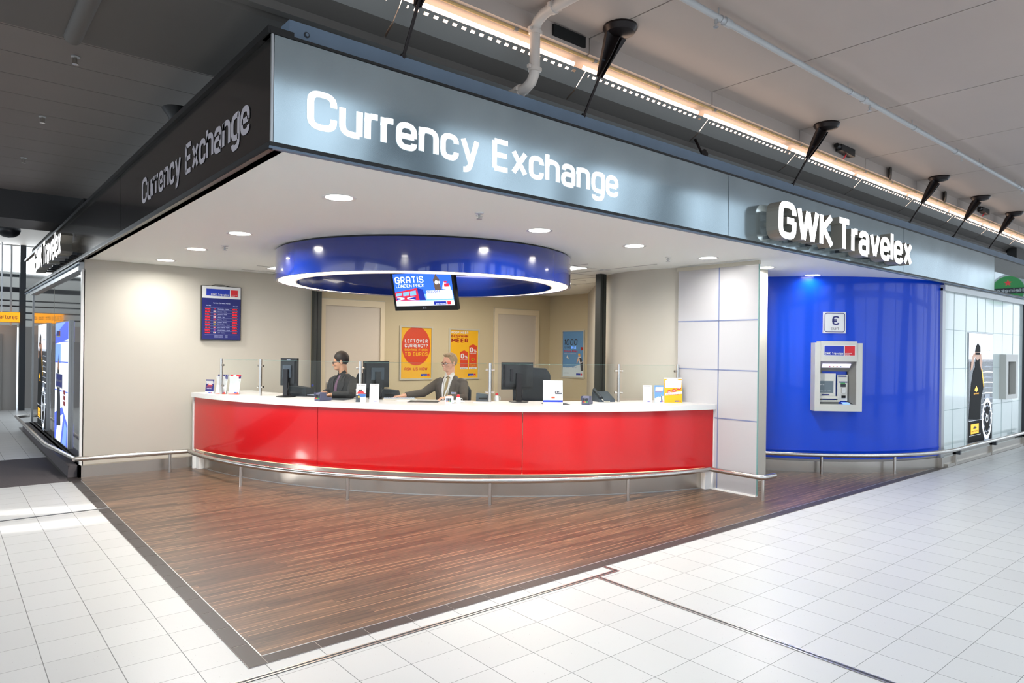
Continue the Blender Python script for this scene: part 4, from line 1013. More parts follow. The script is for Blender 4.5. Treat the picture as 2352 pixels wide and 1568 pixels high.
# exchange rate board
t = thing('rate_board', (1.81, YW, 1.755), 'navy electronic exchange rate board with red digits on the left wall', 'board', world=True)
X0, X1, Z0, Z1 = 1.545, 2.065, 1.76, 2.505; yb = YW - .055
mb = MB(); mb.box((X0 - .008, yb, Z0 - .006), (X1 + .008, YW, Z1 + .006), 'black_gloss'); build('housing', mb, t)
mb = MB(); mb.tube([(1.66, yb + .02, Z1 + .004), (1.72, yb + .02, Z1 + .022), (1.82, yb + .02, Z1 + .025), (1.93, yb + .02, Z1 + .004)], .004, m='dark_green_steel'); build('cable', mb, t)
c = Canvas((X0, yb, Z0), (1, 0, 0), (0, 0, 1)); w, h = X1 - X0, Z1 - Z0
c.rect(0, 0, w, h, 'navy'); c.rect(0, h * .775, w, h, 'print_white', 2)
c.rect(w * .1, h * .82, w * .71, h * .95, 'logo_blue', 3); c.rect(w * .74, h * .82, w * .92, h * .945, 'logo_red', 3)
c.text('GWK Travelex', w * .22, h * .825, h * .042, 'print_white', 4, width=w * .47, t=.22); c.text('worldwide', w * .75, h * .845, h * .014, 'print_white', 4, width=w * .15); c.text('money', w * .75, h * .825, h * .014, 'print_white', 4, width=w * .09)
c.text('Foreign Currency Notes', w * .5, h * .675, h * .022, 'text_light', 3, width=w * .44, center=True)
c.text('We Buy', w * .1, h * .628, h * .018, 'text_light', 3, width=w * .12); c.text('We Sell', w * .8, h * .628, h * .018, 'text_light', 3, width=w * .12)
rows = [('Australia', 'Dollar', '14568', '13346'), ('Canada', 'Dollar', '14115', '12721'), ('Denmark', 'Krone', '81004', '69458'), ('Japan', 'Yen', '11962', '10058'), ('Norway', 'Krone', '82116', '70056'), ('Sweden', 'Krona', '95485', '85040'), ('South Africa', 'Rand', '10246', '8557'), ('Switzerland', 'Franc', '1348', '1195'), ('United Kingdom', 'Pound', '09274', '08504'), ('USA', 'Dollar', '14025', '13085')]
FLG = ['navy', 'print_white', 'logo_red', 'print_white', 'logo_red', 'poster_yellow', 'green_badge', 'logo_red', 'logo_blue', 'print_white']
FL2 = ['logo_red', 'poster_deep_red', 'print_white', 'logo_red', 'navy', 'ink_blue', 'logo_red', 'print_white', 'logo_red', 'logo_red']
for i, (a, b, l, r) in enumerate(rows):
    y = h * (.565 - i * .0495)
    c.rect(w * .07, y + h * .032, w * .93, y + h * .0335, 'text_light', 2); c.rect(w * .07, y - h * .008, w * .22, y + h * .026, 'led_back', 2); c.rect(w * .77, y - h * .008, w * .92, y + h * .026, 'led_back', 2)
    c.text(l, w * .075, y - h * .004, h * .021, 'led_red', 3, width=w * .13, t=.2); c.text(r, w * .78, y - h * .004, h * .021, 'led_red', 3, width=w * .125, t=.2)
    c.rect(w * .29, y - h * .004, w * .355, y + h * .022, FLG[i], 2); c.rect(w * .312, y + h * .002, w * .335, y + h * .016, FL2[i], 3)
    c.text(a + ' - ' + b, w * .4, y, h * .015, 'text_light', 2, width=w * min(.32, .017 * len(a + b) + .04))
c.rect(w * .07, h * .09, w * .93, h * .0915, 'text_light', 2)
for k in range(3): c.text('Commission of transaction', w * .32, h * (.07 - k * .018), h * .01, 'text_light', 2, width=w * .22); c.text('3.50', w * .6, h * (.07 - k * .018), h * .01, 'text_light', 2, width=w * .06)
build('display', c.mb, t)

# ---- ATM in the blue wall (local frame, front faces -Y)
aa = math.radians(-131.3); an = (math.cos(aa), math.sin(aa))
def on_blue(r): return (BC[0] + an[0] * r, BC[1] + an[1] * r)
t = thing('cash_machine', (*on_blue(3.08), 0), 'grey cash machine set into the blue curved wall', 'cash machine', rot=aa + PI / 2)
mb = MB()
F_ = -.135
mb.box((-.325, F_, .87), (-.25, .03, 1.815), 'atm_shell'); mb.box((.245, F_, .87), (.325, .03, 1.815), 'atm_shell')
mb.box((-.25, F_ - .012, 1.56), (.245, .03, 1.84), 'atm_shell'); mb.box((-.25, F_, .87), (.245, .03, .955), 'atm_shell'); mb.box((-.25, F_ + .008, .94), (.245, .0, .965), 'atm_shell')
mb.box((-.245, -.005, .95), (.245, .02, 1.57), 'atm_dark')
build('housing', mb, t)
mb = MB(); mb.add([(-.25, F_ + .02, 1.565), (.245, F_ + .02, 1.565), (.17, -.03, 1.42), (-.25, -.03, 1.42)], [(0, 1, 2, 3)], 'atm_dark'); mb.add([(.245, F_ + .02, 1.565), (.245, F_ + .02, .96), (.17, -.03, 1.0), (.17, -.03, 1.42)], [(0, 1, 2, 3)], 'atm_dark'); build('hood', mb, t)
c = Canvas((-.22, -.095, 1.475), (1, 0, 0), (0, -.55, .75)); c.rect(0, 0, .39, .065, 'atm_light'); 
for k in range(4): c.text('Bank', .06 + k * .08, .04, .012, 'ad_grey', 2)
for k, m_ in enumerate(('logo_red', 'poster_yellow', 'logo_red', 'ink_blue')): c.disc(.11 + k * .05, .018, .012, m_, 2, ry=.008)
build('light_panel', c.mb, t)
mb = MB(); mb.obox((-.25, -.03, 1.06), (.245, 0, 0), (0, -.03, 0), (0, .0, .33), 'atm_shell'); mb.box((-.25, -.1, 1.04), (.03, -.03, 1.075), 'atm_shell'); mb.box((-.25, -.11, 1.0), (.03, -.03, 1.02), 'atm_shell'); mb.box((-.25, -.075, .96), (.03, -.03, 1.0), 'atm_dark'); con = build('screen_console', mb, t)
c = Canvas((-.25, -.062, 1.12), (1, 0, 0), (0, 0, 1)); c.rect(0, 0, .215, .165, 'atm_screen'); c.text('GRATIS', .01, .105, .018, 'print_white', 2); c.text('Kies uw taal', .02, .02, .012, 'print_white', 2, width=.15); c.rect(.215, 0, .225, .165, 'print_white'); c.rect(.05, -.035, .16, -.018, 'navy'); build('screen', c.mb, con)
mb = MB(); mb.box((.02, -.065, 1.01), (.155, -.03, 1.375), 'atm_shell'); mb.box((.025, -.07, 1.345), (.14, -.065, 1.362), 'navy'); mb.box((.035, -.07, 1.265), (.15, -.065, 1.28), 'navy'); mb.box((.06, -.072, 1.205), (.13, -.065, 1.25), 'frame_dark'); mb.box((.07, -.08, 1.12), (.125, -.065, 1.19), 'brushed_steel'); mb.box((.075, -.07, 1.05), (.13, -.065, 1.085), 'dark_void'); mb.box((.06, -.071, 1.252), (.12, -.066, 1.262), 'green_badge'); build('card_reader', mb, t)
mb = MB(); mb.obox((.07, -.125, .967), (.1, 0, 0), (0, .06, .02), (0, 0, .004), 'ad_midblue'); build('guide_card', mb, t)
c = Canvas((-.215, F_ - .0125, 1.635), (1, 0, 0), (0, 0, 1)); w, h = .44, .15; c.rect(0, 0, w, h, 'print_white'); c.rect(.012, .01, w * .625, h - .01, 'logo_blue', 2); c.rect(w * .66, .01, w - .012, h - .01, 'logo_red', 2)
c.text('GWK Travelex', .018, .017, .035, 'print_white', 3, width=w * .57, t=.24); c.text('worldwide', w * .67, .03, .015, 'print_white', 3, width=.09); c.text('money', w * .67, .012, .015, 'print_white', 3, width=.06); build('logo_plate', c.mb, t)
aa2 = math.radians(-131.6)
t = thing('euro_sign', (BC[0] + math.cos(aa2) * 3.095, BC[1] + math.sin(aa2) * 3.095, 0), 'square white sign with a blue euro symbol above the cash machine', 'sign', rot=aa2 + PI / 2)
mb = MB(); mb.box((-.155, -.02, 1.952), (.155, .02, 2.25), 'print_white'); build('plate', mb, t)
c = Canvas((-.155, -.02, 1.952), (1, 0, 0), (0, 0, 1)); c.rrect(.014, .014, .296, .284, .03, 'navy', 1); c.rrect(.023, .023, .287, .275, .024, 'print_white', 2)
c.text('€', .105, .115, .125, 'navy', 3, width=.11, t=.18); c.text('EUR', .10, .045, .035, 'ink_dark', 3, width=.11, t=.13); build('print', c.mb, t)

# ---- watch adverts: a diver in front of waves
def diver(c, w, h):
    c.rect(0, 0, w, h, 'ad_black'); c.rect(0, h * .2, w, h * .76, 'ad_sea', 2); c.rect(0, h * .74, w, h, 'ad_white', 2)
    for k in range(10):
        y = h * (.24 + .05 * k); c.poly([(w * .5, y), (w * .72, y + h * .012), (w, y + h * .004), (w, y - h * .004), (w * .75, y)], 'ad_grey' if k % 2 else 'ad_white', 3)
    for k, s in enumerate(('THE PROFESSIONAL', 'DIVING', 'INSTRUMENT', 'CHRONOGRAPH')): c.text(s, w * .45, h * (.95 - k * .026), h * .009, 'ad_grey', 3, width=w * (.42 - .07 * (k % 3)))
    c.text('SUPEROCEAN', w * .6, h * .845, h * .01, 'ink_dark', 3, width=w * .28)
    # body
    c.poly([(w * .02, h * .22), (w * .1, h * .54), (w * .18, h * .66), (w * .25, h * .69), (w * .42, h * .70), (w * .52, h * .64), (w * .6, h * .5), (w * .5, h * .38), (w * .48, h * .2)], 'ad_black', 4)
    c.poly([(w * .26, h * .67), (w * .42, h * .67), (w * .44, h * .8), (w * .24, h * .8)], 'ad_black', 5)
    c.disc(w * .335, h * .81, w * .11, 'ad_skin', 6, ry=h * .055); c.poly([(w * .22, h * .83), (w * .45, h * .83), (w * .44, h * .88), (w * .34, h * .915), (w * .25, h * .88)], 'ad_black', 7)
    c.rect(w * .24, h * .805, w * .43, h * .825, 'ad_black', 8)
    c.poly([(w * .06, h * .66), (w * .14, h * .68), (w * .24, h * .8), (w * .2, h * .83), (w * .1, h * .78)], 'ad_skin', 6); c.poly([(w * .5, h * .66), (w * .42, h * .72), (w * .42, h * .8), (w * .48, h * .82), (w * .54, h * .74)], 'ad_skin', 6)
    c.poly([(w * .5, h * .68), (w * .54, h * .67), (w * .62, h * .52), (w * .6, h * .49)], 'ad_yellow', 6)
    c.poly([(w * .22, h * .48), (w * .3, h * .52), (w * .38, h * .48), (w * .3, h * .46)], 'ad_yellow', 6); c.text('DIVING', w * .2, h * .44, h * .014, 'ad_yellow', 6, width=w * .2)
    c.rect(w * .02, h * .2, w * .55, h * .202, 'ad_white', 5)
    c.rect(w * .1, h * .08, w * .42, h * .17, 'ad_yellow', 5); c.text('BREITLING', w * .13, h * .095, h * .014, 'ink_dark', 6, width=w * .26); c.poly([(w * .18, h * .13), (w * .26, h * .15), (w * .34, h * .13), (w * .26, h * .125)], 'ink_dark', 6)
    c.rect(w * .04, h * .065, w * .5, h * .067, 'ad_white', 5)
    cx, cy, R = w * .76, h * .2, w * .21
    c.poly([(cx - R * .5, cy - R * 1.5), (cx + R * .5, cy - R * 1.5), (cx + R * .55, cy + R * 1.6), (cx - R * .45, cy + R * 1.6)], 'ad_grey', 5)
    c.ring(cx, cy, R * .8, R, 'ad_white', 7, ky=1.35); c.disc(cx, cy, R * .86, 'ad_black', 6, ry=R * 1.16); c.ring(cx, cy, R * .62, R * .66, 'ad_grey', 7, ky=1.35)
    for k in range(12):
        a = k * PI / 6; c.disc(cx + math.cos(a) * R * .72, cy + math.sin(a) * R * .97, R * .06, 'ad_white', 8, n=8)
    for a, L in ((.6, .5), (2.2, .4)): c.poly([(cx, cy), (cx + math.cos(a) * R * L - .01, cy + math.sin(a) * R * L), (cx + math.cos(a) * R * L + .01, cy + math.sin(a) * R * L + .01)], 'ad_white', 8)
    c.ring(cx, cy, R * .2, R * .26, 'ad_white', 7)
def blue_ad(c, w, h):
    c.rect(0, 0, w, h, 'ad_white'); c.poly([(0, h * .82), (w, h * .86), (w, h), (0, h)], 'ad_blue', 2); c.poly([(0, h), (0, h * .9), (w * .8, h)], 'ad_midblue', 3)
    for y in (.42, .66, .83): c.poly([(0, h * y), (w, h * (y + .012)), (w, h * (y + .02)), (0, h * (y + .008))], 'ad_blue', 3)
    c.rect(0, h * .66, w * .45, h * .82, 'ad_midblue', 2)
    c.poly([(0, 0), (w, 0), (w, h * .18), (w * .6, h * .3), (0, h * .22)], 'ad_blue', 2); c.poly([(w * .1, 0), (w * .5, 0), (w * .7, h * .25), (w * .3, h * .2)], 'ad_white', 3); c.poly([(w * .6, 0), (w * .9, 0), (w * .95, h * .15), (w * .8, h * .2)], 'ad_midblue', 3)
    c.poly([(w * .18, h * .12), (w * .5, h * .14), (w * .45, h * .38), (w * .32, h * .62), (w * .28, h * .74), (w * .22, h * .62), (w * .2, h * .4)], 'ink_dark', 4); c.disc(w * .3, h * .64, w * .07, 'ad_skin', 5, ry=h * .04)
    c.rect(w * .1, h * .88, w * .42, h * .935, 'print_white', 4); c.rect(w * .12, h * .89, w * .3, h * .93, 'logo_blue', 5); c.rect(w * .31, h * .89, w * .4, h * .93, 'logo_red', 5)
    c.rect(w * .12, h * .45, w * .62, h * .57, 'print_white', 5); c.rect(w * .14, h * .46, w * .6, h * .565, 'logo_blue', 6); c.text('Geld nodig?', w * .16, h * .5, h * .02, 'print_white', 7, width=w * .42)
    for k in range(3): c.rect(w * .7, h * (.32 + k * .045), w * (.86 - .02 * k), h * (.355 + k * .045), 'logo_red', 5)
def advert(O, ux, w, h, label, draw, depth=.03):
    O, ux = Vector(O), Vector(ux); uz = Vector((0, 0, 1)); n = ux.cross(uz)
    t = thing('advert_lightbox', tuple(O), label, 'advert', world=True)
    mb = MB(); mb.obox(O - ux * .02 - uz * .015, ux * (w + .04), uz * (h + .03), n * depth, 'aluminium'); build('case', mb, t)
    c = Canvas(O + n * (depth + .001), ux, uz); draw(c, w, h); build('print', c.mb, t)
advert((11.37, .096, .25), (1, 0, 0), 1.22, 1.77, 'backlit watch advert with a diver on the white glass tile wall', diver, .006)
advert((.144, 11.2, .25), (0, -1, 0), 1.22, 1.75, 'farther backlit watch advert with a diver in the left showcase', diver, .03)
advert((.144, 8.84, .25), (0, -1, 0), 1.36, 1.73, 'nearer bright blue and white lit advert in the left showcase', blue_ad, .03)
# metal niche
t = thing('wall_niche', (13.4, .1, .9), 'grey metal box frame with a dark recess on the white glass tile wall', 'niche', world=True)
mb = MB()
for a, b, z0, z1 in ((13.02, 13.15, .9, 1.69), (13.6, 13.74, .9, 1.69), (13.15, 13.6, 1.56, 1.69), (13.15, 13.6, .9, .98)): mb.box((a, .0, z0), (b, .1, z1), 'atm_shell')
build('frame', mb, t)
mb = MB(); mb.box((13.15, .09, .98), (13.6, .1, 1.56), 'atm_dark'); build('back', mb, t)

# left showcase
mb = MB(); mb.box((.145, YW + .06, .15), (.2, 12.45, 2.6), 'showcase_glass'); struct('wall_showcase', mb)
mb = MB(); mb.box((.09, YW + .02, 2.60), (.22, 12.5, 2.705), 'aluminium'); mb.box((.07, YW, 2.66), (.1, 13.3, 2.68), 'fascia_beam'); mb.box((.12, YW, .14), (.16, YW + .05, 2.62), 'white_solid')
for y in (9.35,): mb.box((.143, y, .15), (.15, y + .01, 2.6), 'frame_grey')
mb.box((.13, 12.44, .15), (.2, 12.5, 2.62), 'aluminium'); mb.box((.0, YW + .0, 0), (.145, 12.5, .15), 'mat_ribbed')
struct('trim_12', mb)

# hanging orange sign and things at the far left
t = thing('wayfinding_sign', (-.3, 16.9, 2.17), 'orange hanging sign reading Lift to departures at the far left', 'sign', world=True)
mb = MB(); mb.box((-.87, 16.9, 2.17), (.262, 16.96, 2.42), 'sign_orange'); build('box', mb, t)
c = Canvas((-.87, 16.9, 2.17), (1, 0, 0), (0, 0, 1)); c.rect(.0, .0, 1.13, .01, 'frame_dark', 2)
c.text('[i]', .05, .07, .13, 'ink_dark', 3, width=.13, t=.1); c.text('Lift to departures', .22, .085, .1, 'ink_dark', 3, width=.86, t=.14); build('lettering', c.mb, t)
mb = MB(); mb.cyl((-.1, 16.93, 2.42), (-.1, 16.93, 4.1), .015, m='aluminium'); build('hanger', mb, t)
t = thing('bollard', (.83, 16.85, 0), 'round brushed steel bollard by the far lift door', 'bollard', world=True)
t = t
mb = MB(); mb.cyl((.83, 16.85, 0), (.83, 16.85, .75), .125, n=24, m='brushed_steel'); build('post', mb, t)
mb = MB(); mb.ell((.83, 16.85, .75), (.125, .125, .02), 'brushed_steel'); build('cap', mb, t)
t = thing('dome_lamp', (-.38, 10.45, 3.6), 'large dark dome lamp under the ceiling at the far left', 'light', world=True)
mb = MB(); mb.lathe([(.16, .02), (.17, -.02), (.14, -.09), (.08, -.13), (.001, -.145)], (-.38, 10.45, 3.56), 32, 'monitor_black'); build('shade', mb, t)
mb = MB(); mb.cyl((-.38, 10.45, 3.58), (-.38, 10.45, 4.1), .02, m='black'); build('stem', mb, t)
mb = MB(); mb.box((1.05, 17.12, 1.8), (1.35, 17.18, 1.98), 'black_gloss'); mb.box((1.08, 17.115, 1.85), (1.22, 17.12, 1.93), 'led_red'); o = build('message_display', mb); tag(o, 'small dark display with red letters at the far end', 'display')
t = thing('round_beer_sign', (25.1, -3.0, 3.76), 'round green sign with a red star, seen mirrored in the sign band at the right', 'sign')
t.rotation_euler = (0, 0, -PI / 2 + .1); t.scale = (.72, .72, .72)
mb = MB(); mb.cyl((0, -.03, 0), (0, .03, 0), .72, n=48, m='print_white'); build('disc', mb, t)
c = Canvas((0, -.032, 0), (1, 0, 0), (0, 0, 1)); c.disc(0, 0, .64, 'green_badge', 1, n=48); c.rect(-.7, -.16, .7, .1, 'black', 2); c.text('Heineken', 0, -.1, .17, 'print_white', 3, width=1.2, center=True, t=.2)
c.poly([((.16 if k % 2 == 0 else .065) * math.sin(k * PI / 5), .33 + (.16 if k % 2 == 0 else .065) * math.cos(k * PI / 5)) for k in range(10)], 'red_star', 3); build('print', c.mb, t)
mb = MB(); mb.cyl((0, 0, .6), (0, 0, 1.6), .015, m='aluminium'); build('hanger', mb, t)

# ---- television in the ring
tp_, ty_ = math.radians(15), math.radians(-67)
ux = Vector((math.cos(ty_), math.sin(ty_), 0)); bk = Vector((-ux.y, ux.x, 0)); up = Vector((0, 0, 1)) * math.cos(tp_) - bk * math.sin(tp_)
n = ux.cross(up); W_, H_ = .84, .455; tc = Vector((2.885, 2.90, 2.318)); O = tc - ux * W_ / 2 - up * H_ / 2
t = thing('television', tuple(tc), 'flat television tilted down inside the blue ring, advertising a London pack', 'television', world=True)
mb = MB(); mb.obox(O, ux * W_, up * H_, -n * .05, 'black_gloss'); mb.obox(O + ux * W_ * .2 + up * H_ * .2, ux * W_ * .6, up * H_ * .6, -n * .09, 'black'); build('housing', mb, t)
bz = .032
c = Canvas(O + ux * bz + up * .055, ux, up); w, h = W_ - 2 * bz, H_ - bz - .055
c.rect(0, 0, w, h, 'tv_blue'); c.poly([(0, 0), (w, 0), (w, h * .3), (0, h * .42)], 'tv_lightblue', 2); c.rect(0, 0, w, h * .15, 'tv_white', 3)
c.text('GRATIS', w * .03, h * .7, h * .21, 'tv_white', 3, width=w * .5, t=.18); c.text('LONDEN PACK', w * .035, h * .575, h * .1, 'tv_white', 3, width=w * .5, t=.15)
c.poly([(w * .0, h * .17), (w * .42, h * .17), (w * .40, h * .55), (w * .0, h * .43)], 'tv_red', 4); 
for k in range(3): c.poly([(w * (.02 + k * .125), h * .31), (w * (.125 + k * .125), h * .33), (w * (.125 + k * .125), h * (.42 + k * .03)), (w * (.02 + k * .125), h * (.39 + k * .03))], 'tv_lightblue', 5)
c.poly([(w * .42, h * .17), (w * .53, h * .17), (w * .5, h * .5), (w * .40, h * .55)], 'tv_navy', 4)
c.poly([(w * .02, h * .19), (w * .36, h * .19), (w * .36, h * .29), (w * .02, h * .27)], 'tv_navy', 5); c.poly([(w * .02, h * .185), (w * .08, h * .185), (w * .36, h * .28), (w * .3, h * .29)], 'tv_white', 6); c.poly([(w * .36, h * .185), (w * .3, h * .185), (w * .02, h * .26), (w * .08, h * .28)], 'tv_white', 6); c.rect(w * .16, h * .185, w * .21, h * .28, 'tv_red', 7)
c.poly([(w * .71, h * .4), (w * .81, h * .4), (w * .80, h * .78), (w * .77, h * .86), (w * .745, h * .98), (w * .72, h * .86), (w * .69, h * .78)], 'tv_brown', 3); c.disc(w * .745, h * .70, w * .028, 'tv_white', 4); c.disc(w * .79, h * .70, w * .012, 'tv_white', 4, ry=w * .02)
c.poly([(w * .83, h * .5), (w * .98, h * .44), (w * .96, h * .6), (w * .86, h * .72)], 'tv_white', 4); c.rect(w * .87, h * .56, w * .95, h * .66, 'tv_red', 5); c.rect(w * .87, h * .68, w * .92, h * .73, 'tv_red', 5)
c.rrect(w * .55, h * .2, w * .99, h * .46, .008, 'tv_white', 5); c.text('INCLUSIEF', w * .56, h * .39, h * .065, 'tv_navy', 6, width=w * .23, t=.22)
for k in range(4): c.rect(w * .565, h * (.35 - k * .035), w * .78, h * (.355 - k * .035), 'ad_grey', 6)
for k in range(5): c.poly([(w * .83, h * .27), (w * (.86 + .01 * k), h * (.26 + .03 * k)), (w * (.88 + .005 * k), h * (.27 + .03 * k))], 'tv_red', 6)
c.rect(w * .66, h * .025, w * .87, h * .125, 'tv_navy', 5); c.rect(w * .885, h * .025, w * .945, h * .125, 'tv_red', 5); c.text('GWK Travelex', w * .7, h * .035, h * .028, 'tv_white', 6, width=w * .16)
c.text('Vraag naar de voorwaarden', w * .03, h * .045, h * .018, 'ad_grey', 5, width=w * .26)
build('screen', c.mb, t)
c = Canvas(O, ux, up); c.text('LG', W_ * .49, .02, .014, 'ad_grey', 1); c.disc(W_ * .47, .027, .008, 'ad_grey', 1, n=12); build('badge', c.mb, t)
mb = MB(); m0 = O + ux * W_ * .5 + up * H_ * .7 - n * .09; mb.cyl(m0, (m0.x, m0.y, ZC), .02, m='aluminium'); mb.cyl((m0.x, m0.y, ZC - .02), (m0.x, m0.y, ZC), .08, m='aluminium'); build('mount', mb, t)

# ================================================================ THINGS ON THE WORKTOP
ZT = 1.035
cam_rz = math.radians(49.98) - PI / 2      # a thing turned so that its front faces the hall corner
def monitor(x, y, rz, w, h, zb, label, vesa='monitor_grey', logo=None):
    """seen from behind; local -Y is the back"""
    t = thing('monitor', (x, y, ZT), label, 'monitor', 'computer monitors on the worktop', rot=rz)
    mb = MB(); mb.box((-w / 2, -.012, zb), (w / 2, .02, zb + h), 'monitor_black'); mb.box((-w / 2 + .025, -.035, zb + .03), (w / 2 - .025, -.01, zb + h - .03), 'monitor_black'); hs = build('housing', mb, t)
    mb = MB(); mb.box((-w * .25, -.05, zb + h * .3), (w * .25, -.035, zb + h * .75), vesa); build('back_cover', mb, hs)
    mb = MB(); mb.box((-.035, -.075, .015), (.035, -.05, zb + h * .6), 'monitor_black'); build('stand', mb, t)
    mb = MB(); mb.lathe([(.001, 0), (.12, 0), (.12, .008), (.06, .016), (.001, .018)], (0, -.06, 0), 32, 'monitor_black'); build('base', mb, t)
    mb = MB(); mb.box((-w / 2 + .015, .0201, zb + .02), (w / 2 - .015, .022, zb + h - .02), 'atm_screen'); build('screen', mb, hs)
    mb = MB(); mb.tube([(.03, -.045, zb + .06), (.05, -.07, zb - .02), (.03, -.08, .06), (.06, -.02, .02)], .005, m='black'); build('cable', mb, t)
    if logo:
        c = Canvas((-.03, -.0125, zb + h - .026), (1, 0, 0), (0, 0, 1)); c.text(logo, 0, 0, .016, 'ad_grey', 1, width=.06, t=.2); build('badge', c.mb, hs)
    return t
monitor(2.18, 4.92, math.radians(-62), .26, .35, .14, 'black upright monitor seen from behind, left of the man in a black suit', logo='acer')
monitor(2.95, 4.06, math.radians(-5), .34, .33, .14, 'dark blue-grey angled monitor between the two seated men', vesa='monitor_grey')
monitor(4.17, 2.77, math.radians(-22), .40, .33, .15, 'black monitor seen from behind on the right half of the counter', vesa='monitor_black')
def office_chair(x, y, rz, label, h=1.5):
    t = thing('office_chair', (x, y, 0), label, 'chair', 'office chairs behind the counter', rot=rz)
    mb = MB(); W = .25
    P = [(-W, h - .48), (W, h - .48), (W + .01, h - .1), (W - .05, h - .01), (0, h), (-W + .05, h - .01), (-W - .01, h - .1)]
    vs = [(x_, -.03 - .06 * (1 - (x_ / W) ** 2) * 0 + .03 * (x_ / W) ** 2, z_) for x_, z_ in P] + [(x_, .04 + .03 * (x_ / W) ** 2, z_) for x_, z_ in P]; n_ = len(P)
    mb.add(vs, [tuple(range(n_))[::-1], tuple(range(n_, 2 * n_))] + [(i, (i + 1) % n_, n_ + (i + 1) % n_, n_ + i) for i in range(n_)], 'chair_fabric')
    o = build('backrest', mb, t); b = o.modifiers.new('bevel', 'BEVEL'); b.width = .02; b.segments = 3
    mb = MB(); mb.box((-.24, -.42, .72), (.24, .02, .80), 'chair_fabric'); o = build('seat', mb, t); b = o.modifiers.new('bevel', 'BEVEL'); b.width = .03; b.segments = 3
    mb = MB(); mb.cyl((0, -.2, .1), (0, -.2, .72), .03, m='black'); mb.tube([(0, -.15, .72), (0, .06, .74), (0, .07, 1.05), (0, .05, h - .3)], .02, m='black'); cl_ = build('column', mb, t)
    for k in range(5):
        a = k * 2 * PI / 5; mb = MB(); mb.tube([(0, -.2, .12), (.3 * math.cos(a), -.2 + .3 * math.sin(a), .07)], [.025, .015], m='black'); mb.cyl((.3 * math.cos(a) - .012, -.2 + .3 * math.sin(a), .03), (.3 * math.cos(a) + .012, -.2 + .3 * math.sin(a), .03), .03, m='black'); build('leg', mb, cl_)
    return t
office_chair(4.92, 3.35, math.radians(-40), 'black high-backed office chair behind the right monitor', 1.43)
office_chair(3.2, 4.75, math.radians(-75), 'dark office chair of the man in a black suit', 1.33)
office_chair(4.25, 4.25, math.radians(-60), 'dark office chair of the man in a grey suit', 1.2)

# leaflet stands: tilted cards with fold
def leaflet(x, y, rz, w, h, label, draw, lean=.12, holder=False):
    t = thing('leaflet_stand', (x, y, ZT), label, 'leaflet stand', 'leaflets standing on the worktop', rot=rz)
    mb = MB(); up_ = Vector((0, lean, 1)).normalized(); n_ = Vector((1, 0, 0)).cross(up_)
    mb.obox((-w / 2, 0, 0), (w, 0, 0), up_ * h, -n_ * .004, 'print_white'); mb.obox((-w / 2 + .01, .004, h * .9), (w - .02, 0, 0), (0, .05, -h * .9 ), (0, .003, 0), 'print_white'); build('card', mb, t)
    c = Canvas((-w / 2, 0, 0), (1, 0, 0), up_, eps=.0006); draw(c, w, h); build('print', c.mb, t)
    if holder:
        mb = MB(); mb.box((-w / 2 - .006, -.03, 0), (w / 2 + .006, -.026, h * .6), 'clear_glass'); mb.box((-w / 2 - .006, -.03, 0), (w / 2 + .006, .05, .006), 'clear_glass'); build('holder', mb, t)
    return t
def l_warn(c, w, h):
    c.rect(0, 0, w, h, 'navy'); c.rect(0, 0, w, h * .17, 'print_white', 2); c.poly([(w * .2, h * .58), (w * .85, h * .58), (w * .52, h * .92)], 'poster_red', 2); c.poly([(w * .32, h * .63), (w * .73, h * .63), (w * .52, h * .84)], 'print_white', 3); c.text('!', w * .5, h * .65, h * .12, 'ink_dark', 4)
    c.text('ATTENTIE', w * .15, h * .45, h * .07, 'poster_red', 3, width=w * .6); c.text('WISSEL', w * .15, h * .34, h * .07, 'print_white', 3, width=w * .6); c.logo(w * .4, h * .04, w * .4, h * .07, 3)
def l_deal(k):
    def f(c, w, h):
        c.rect(0, 0, w, h, 'print_white')
        if k == 0:
            c.rect(0, h * .76, w, h, 'navy', 2)
            for i in range(5):
                for j in range(4): c.disc(w * (.1 + .2 * i), h * (.8 + .055 * j), w * .04, 'print_white', 3, n=6)
        else:
            c.poly([(0, h * .74), (w, h * .8), (w, h), (0, h)], 'logo_red', 2); c.poly([(0, h * .8), (w * .35, h), (w * .55, h), (0, h * .76)], 'print_white', 3); c.rect(w * .4, h * .76, w * .55, h, 'print_white', 4); c.poly([(w * .7, h * .8), (w, h * .8), (w, h * .97)], 'navy', 4)
        c.text('DEAL OF THE DAY', w * .08, h * .66, h * .045, 'ink_dark', 3, width=w * .84, slant=.1); c.text('WE BUY %d' % (k + 1), w * .2, h * .56, h * .055, 'ink_dark', 3, width=w * .55, slant=.1)
        for j in range(5): c.text('Foreign notes', w * .2, h * (.46 - j * .055), h * .025, 'ad_grey', 3, width=w * (.5 - .06 * (j % 3)))
        c.poly([(0, 0), (w, 0), (w, h * .05), (0, h * .02)], 'poster_red', 2); c.logo(w * .5, h * .05, w * .4, h * .06, 3)
    return f
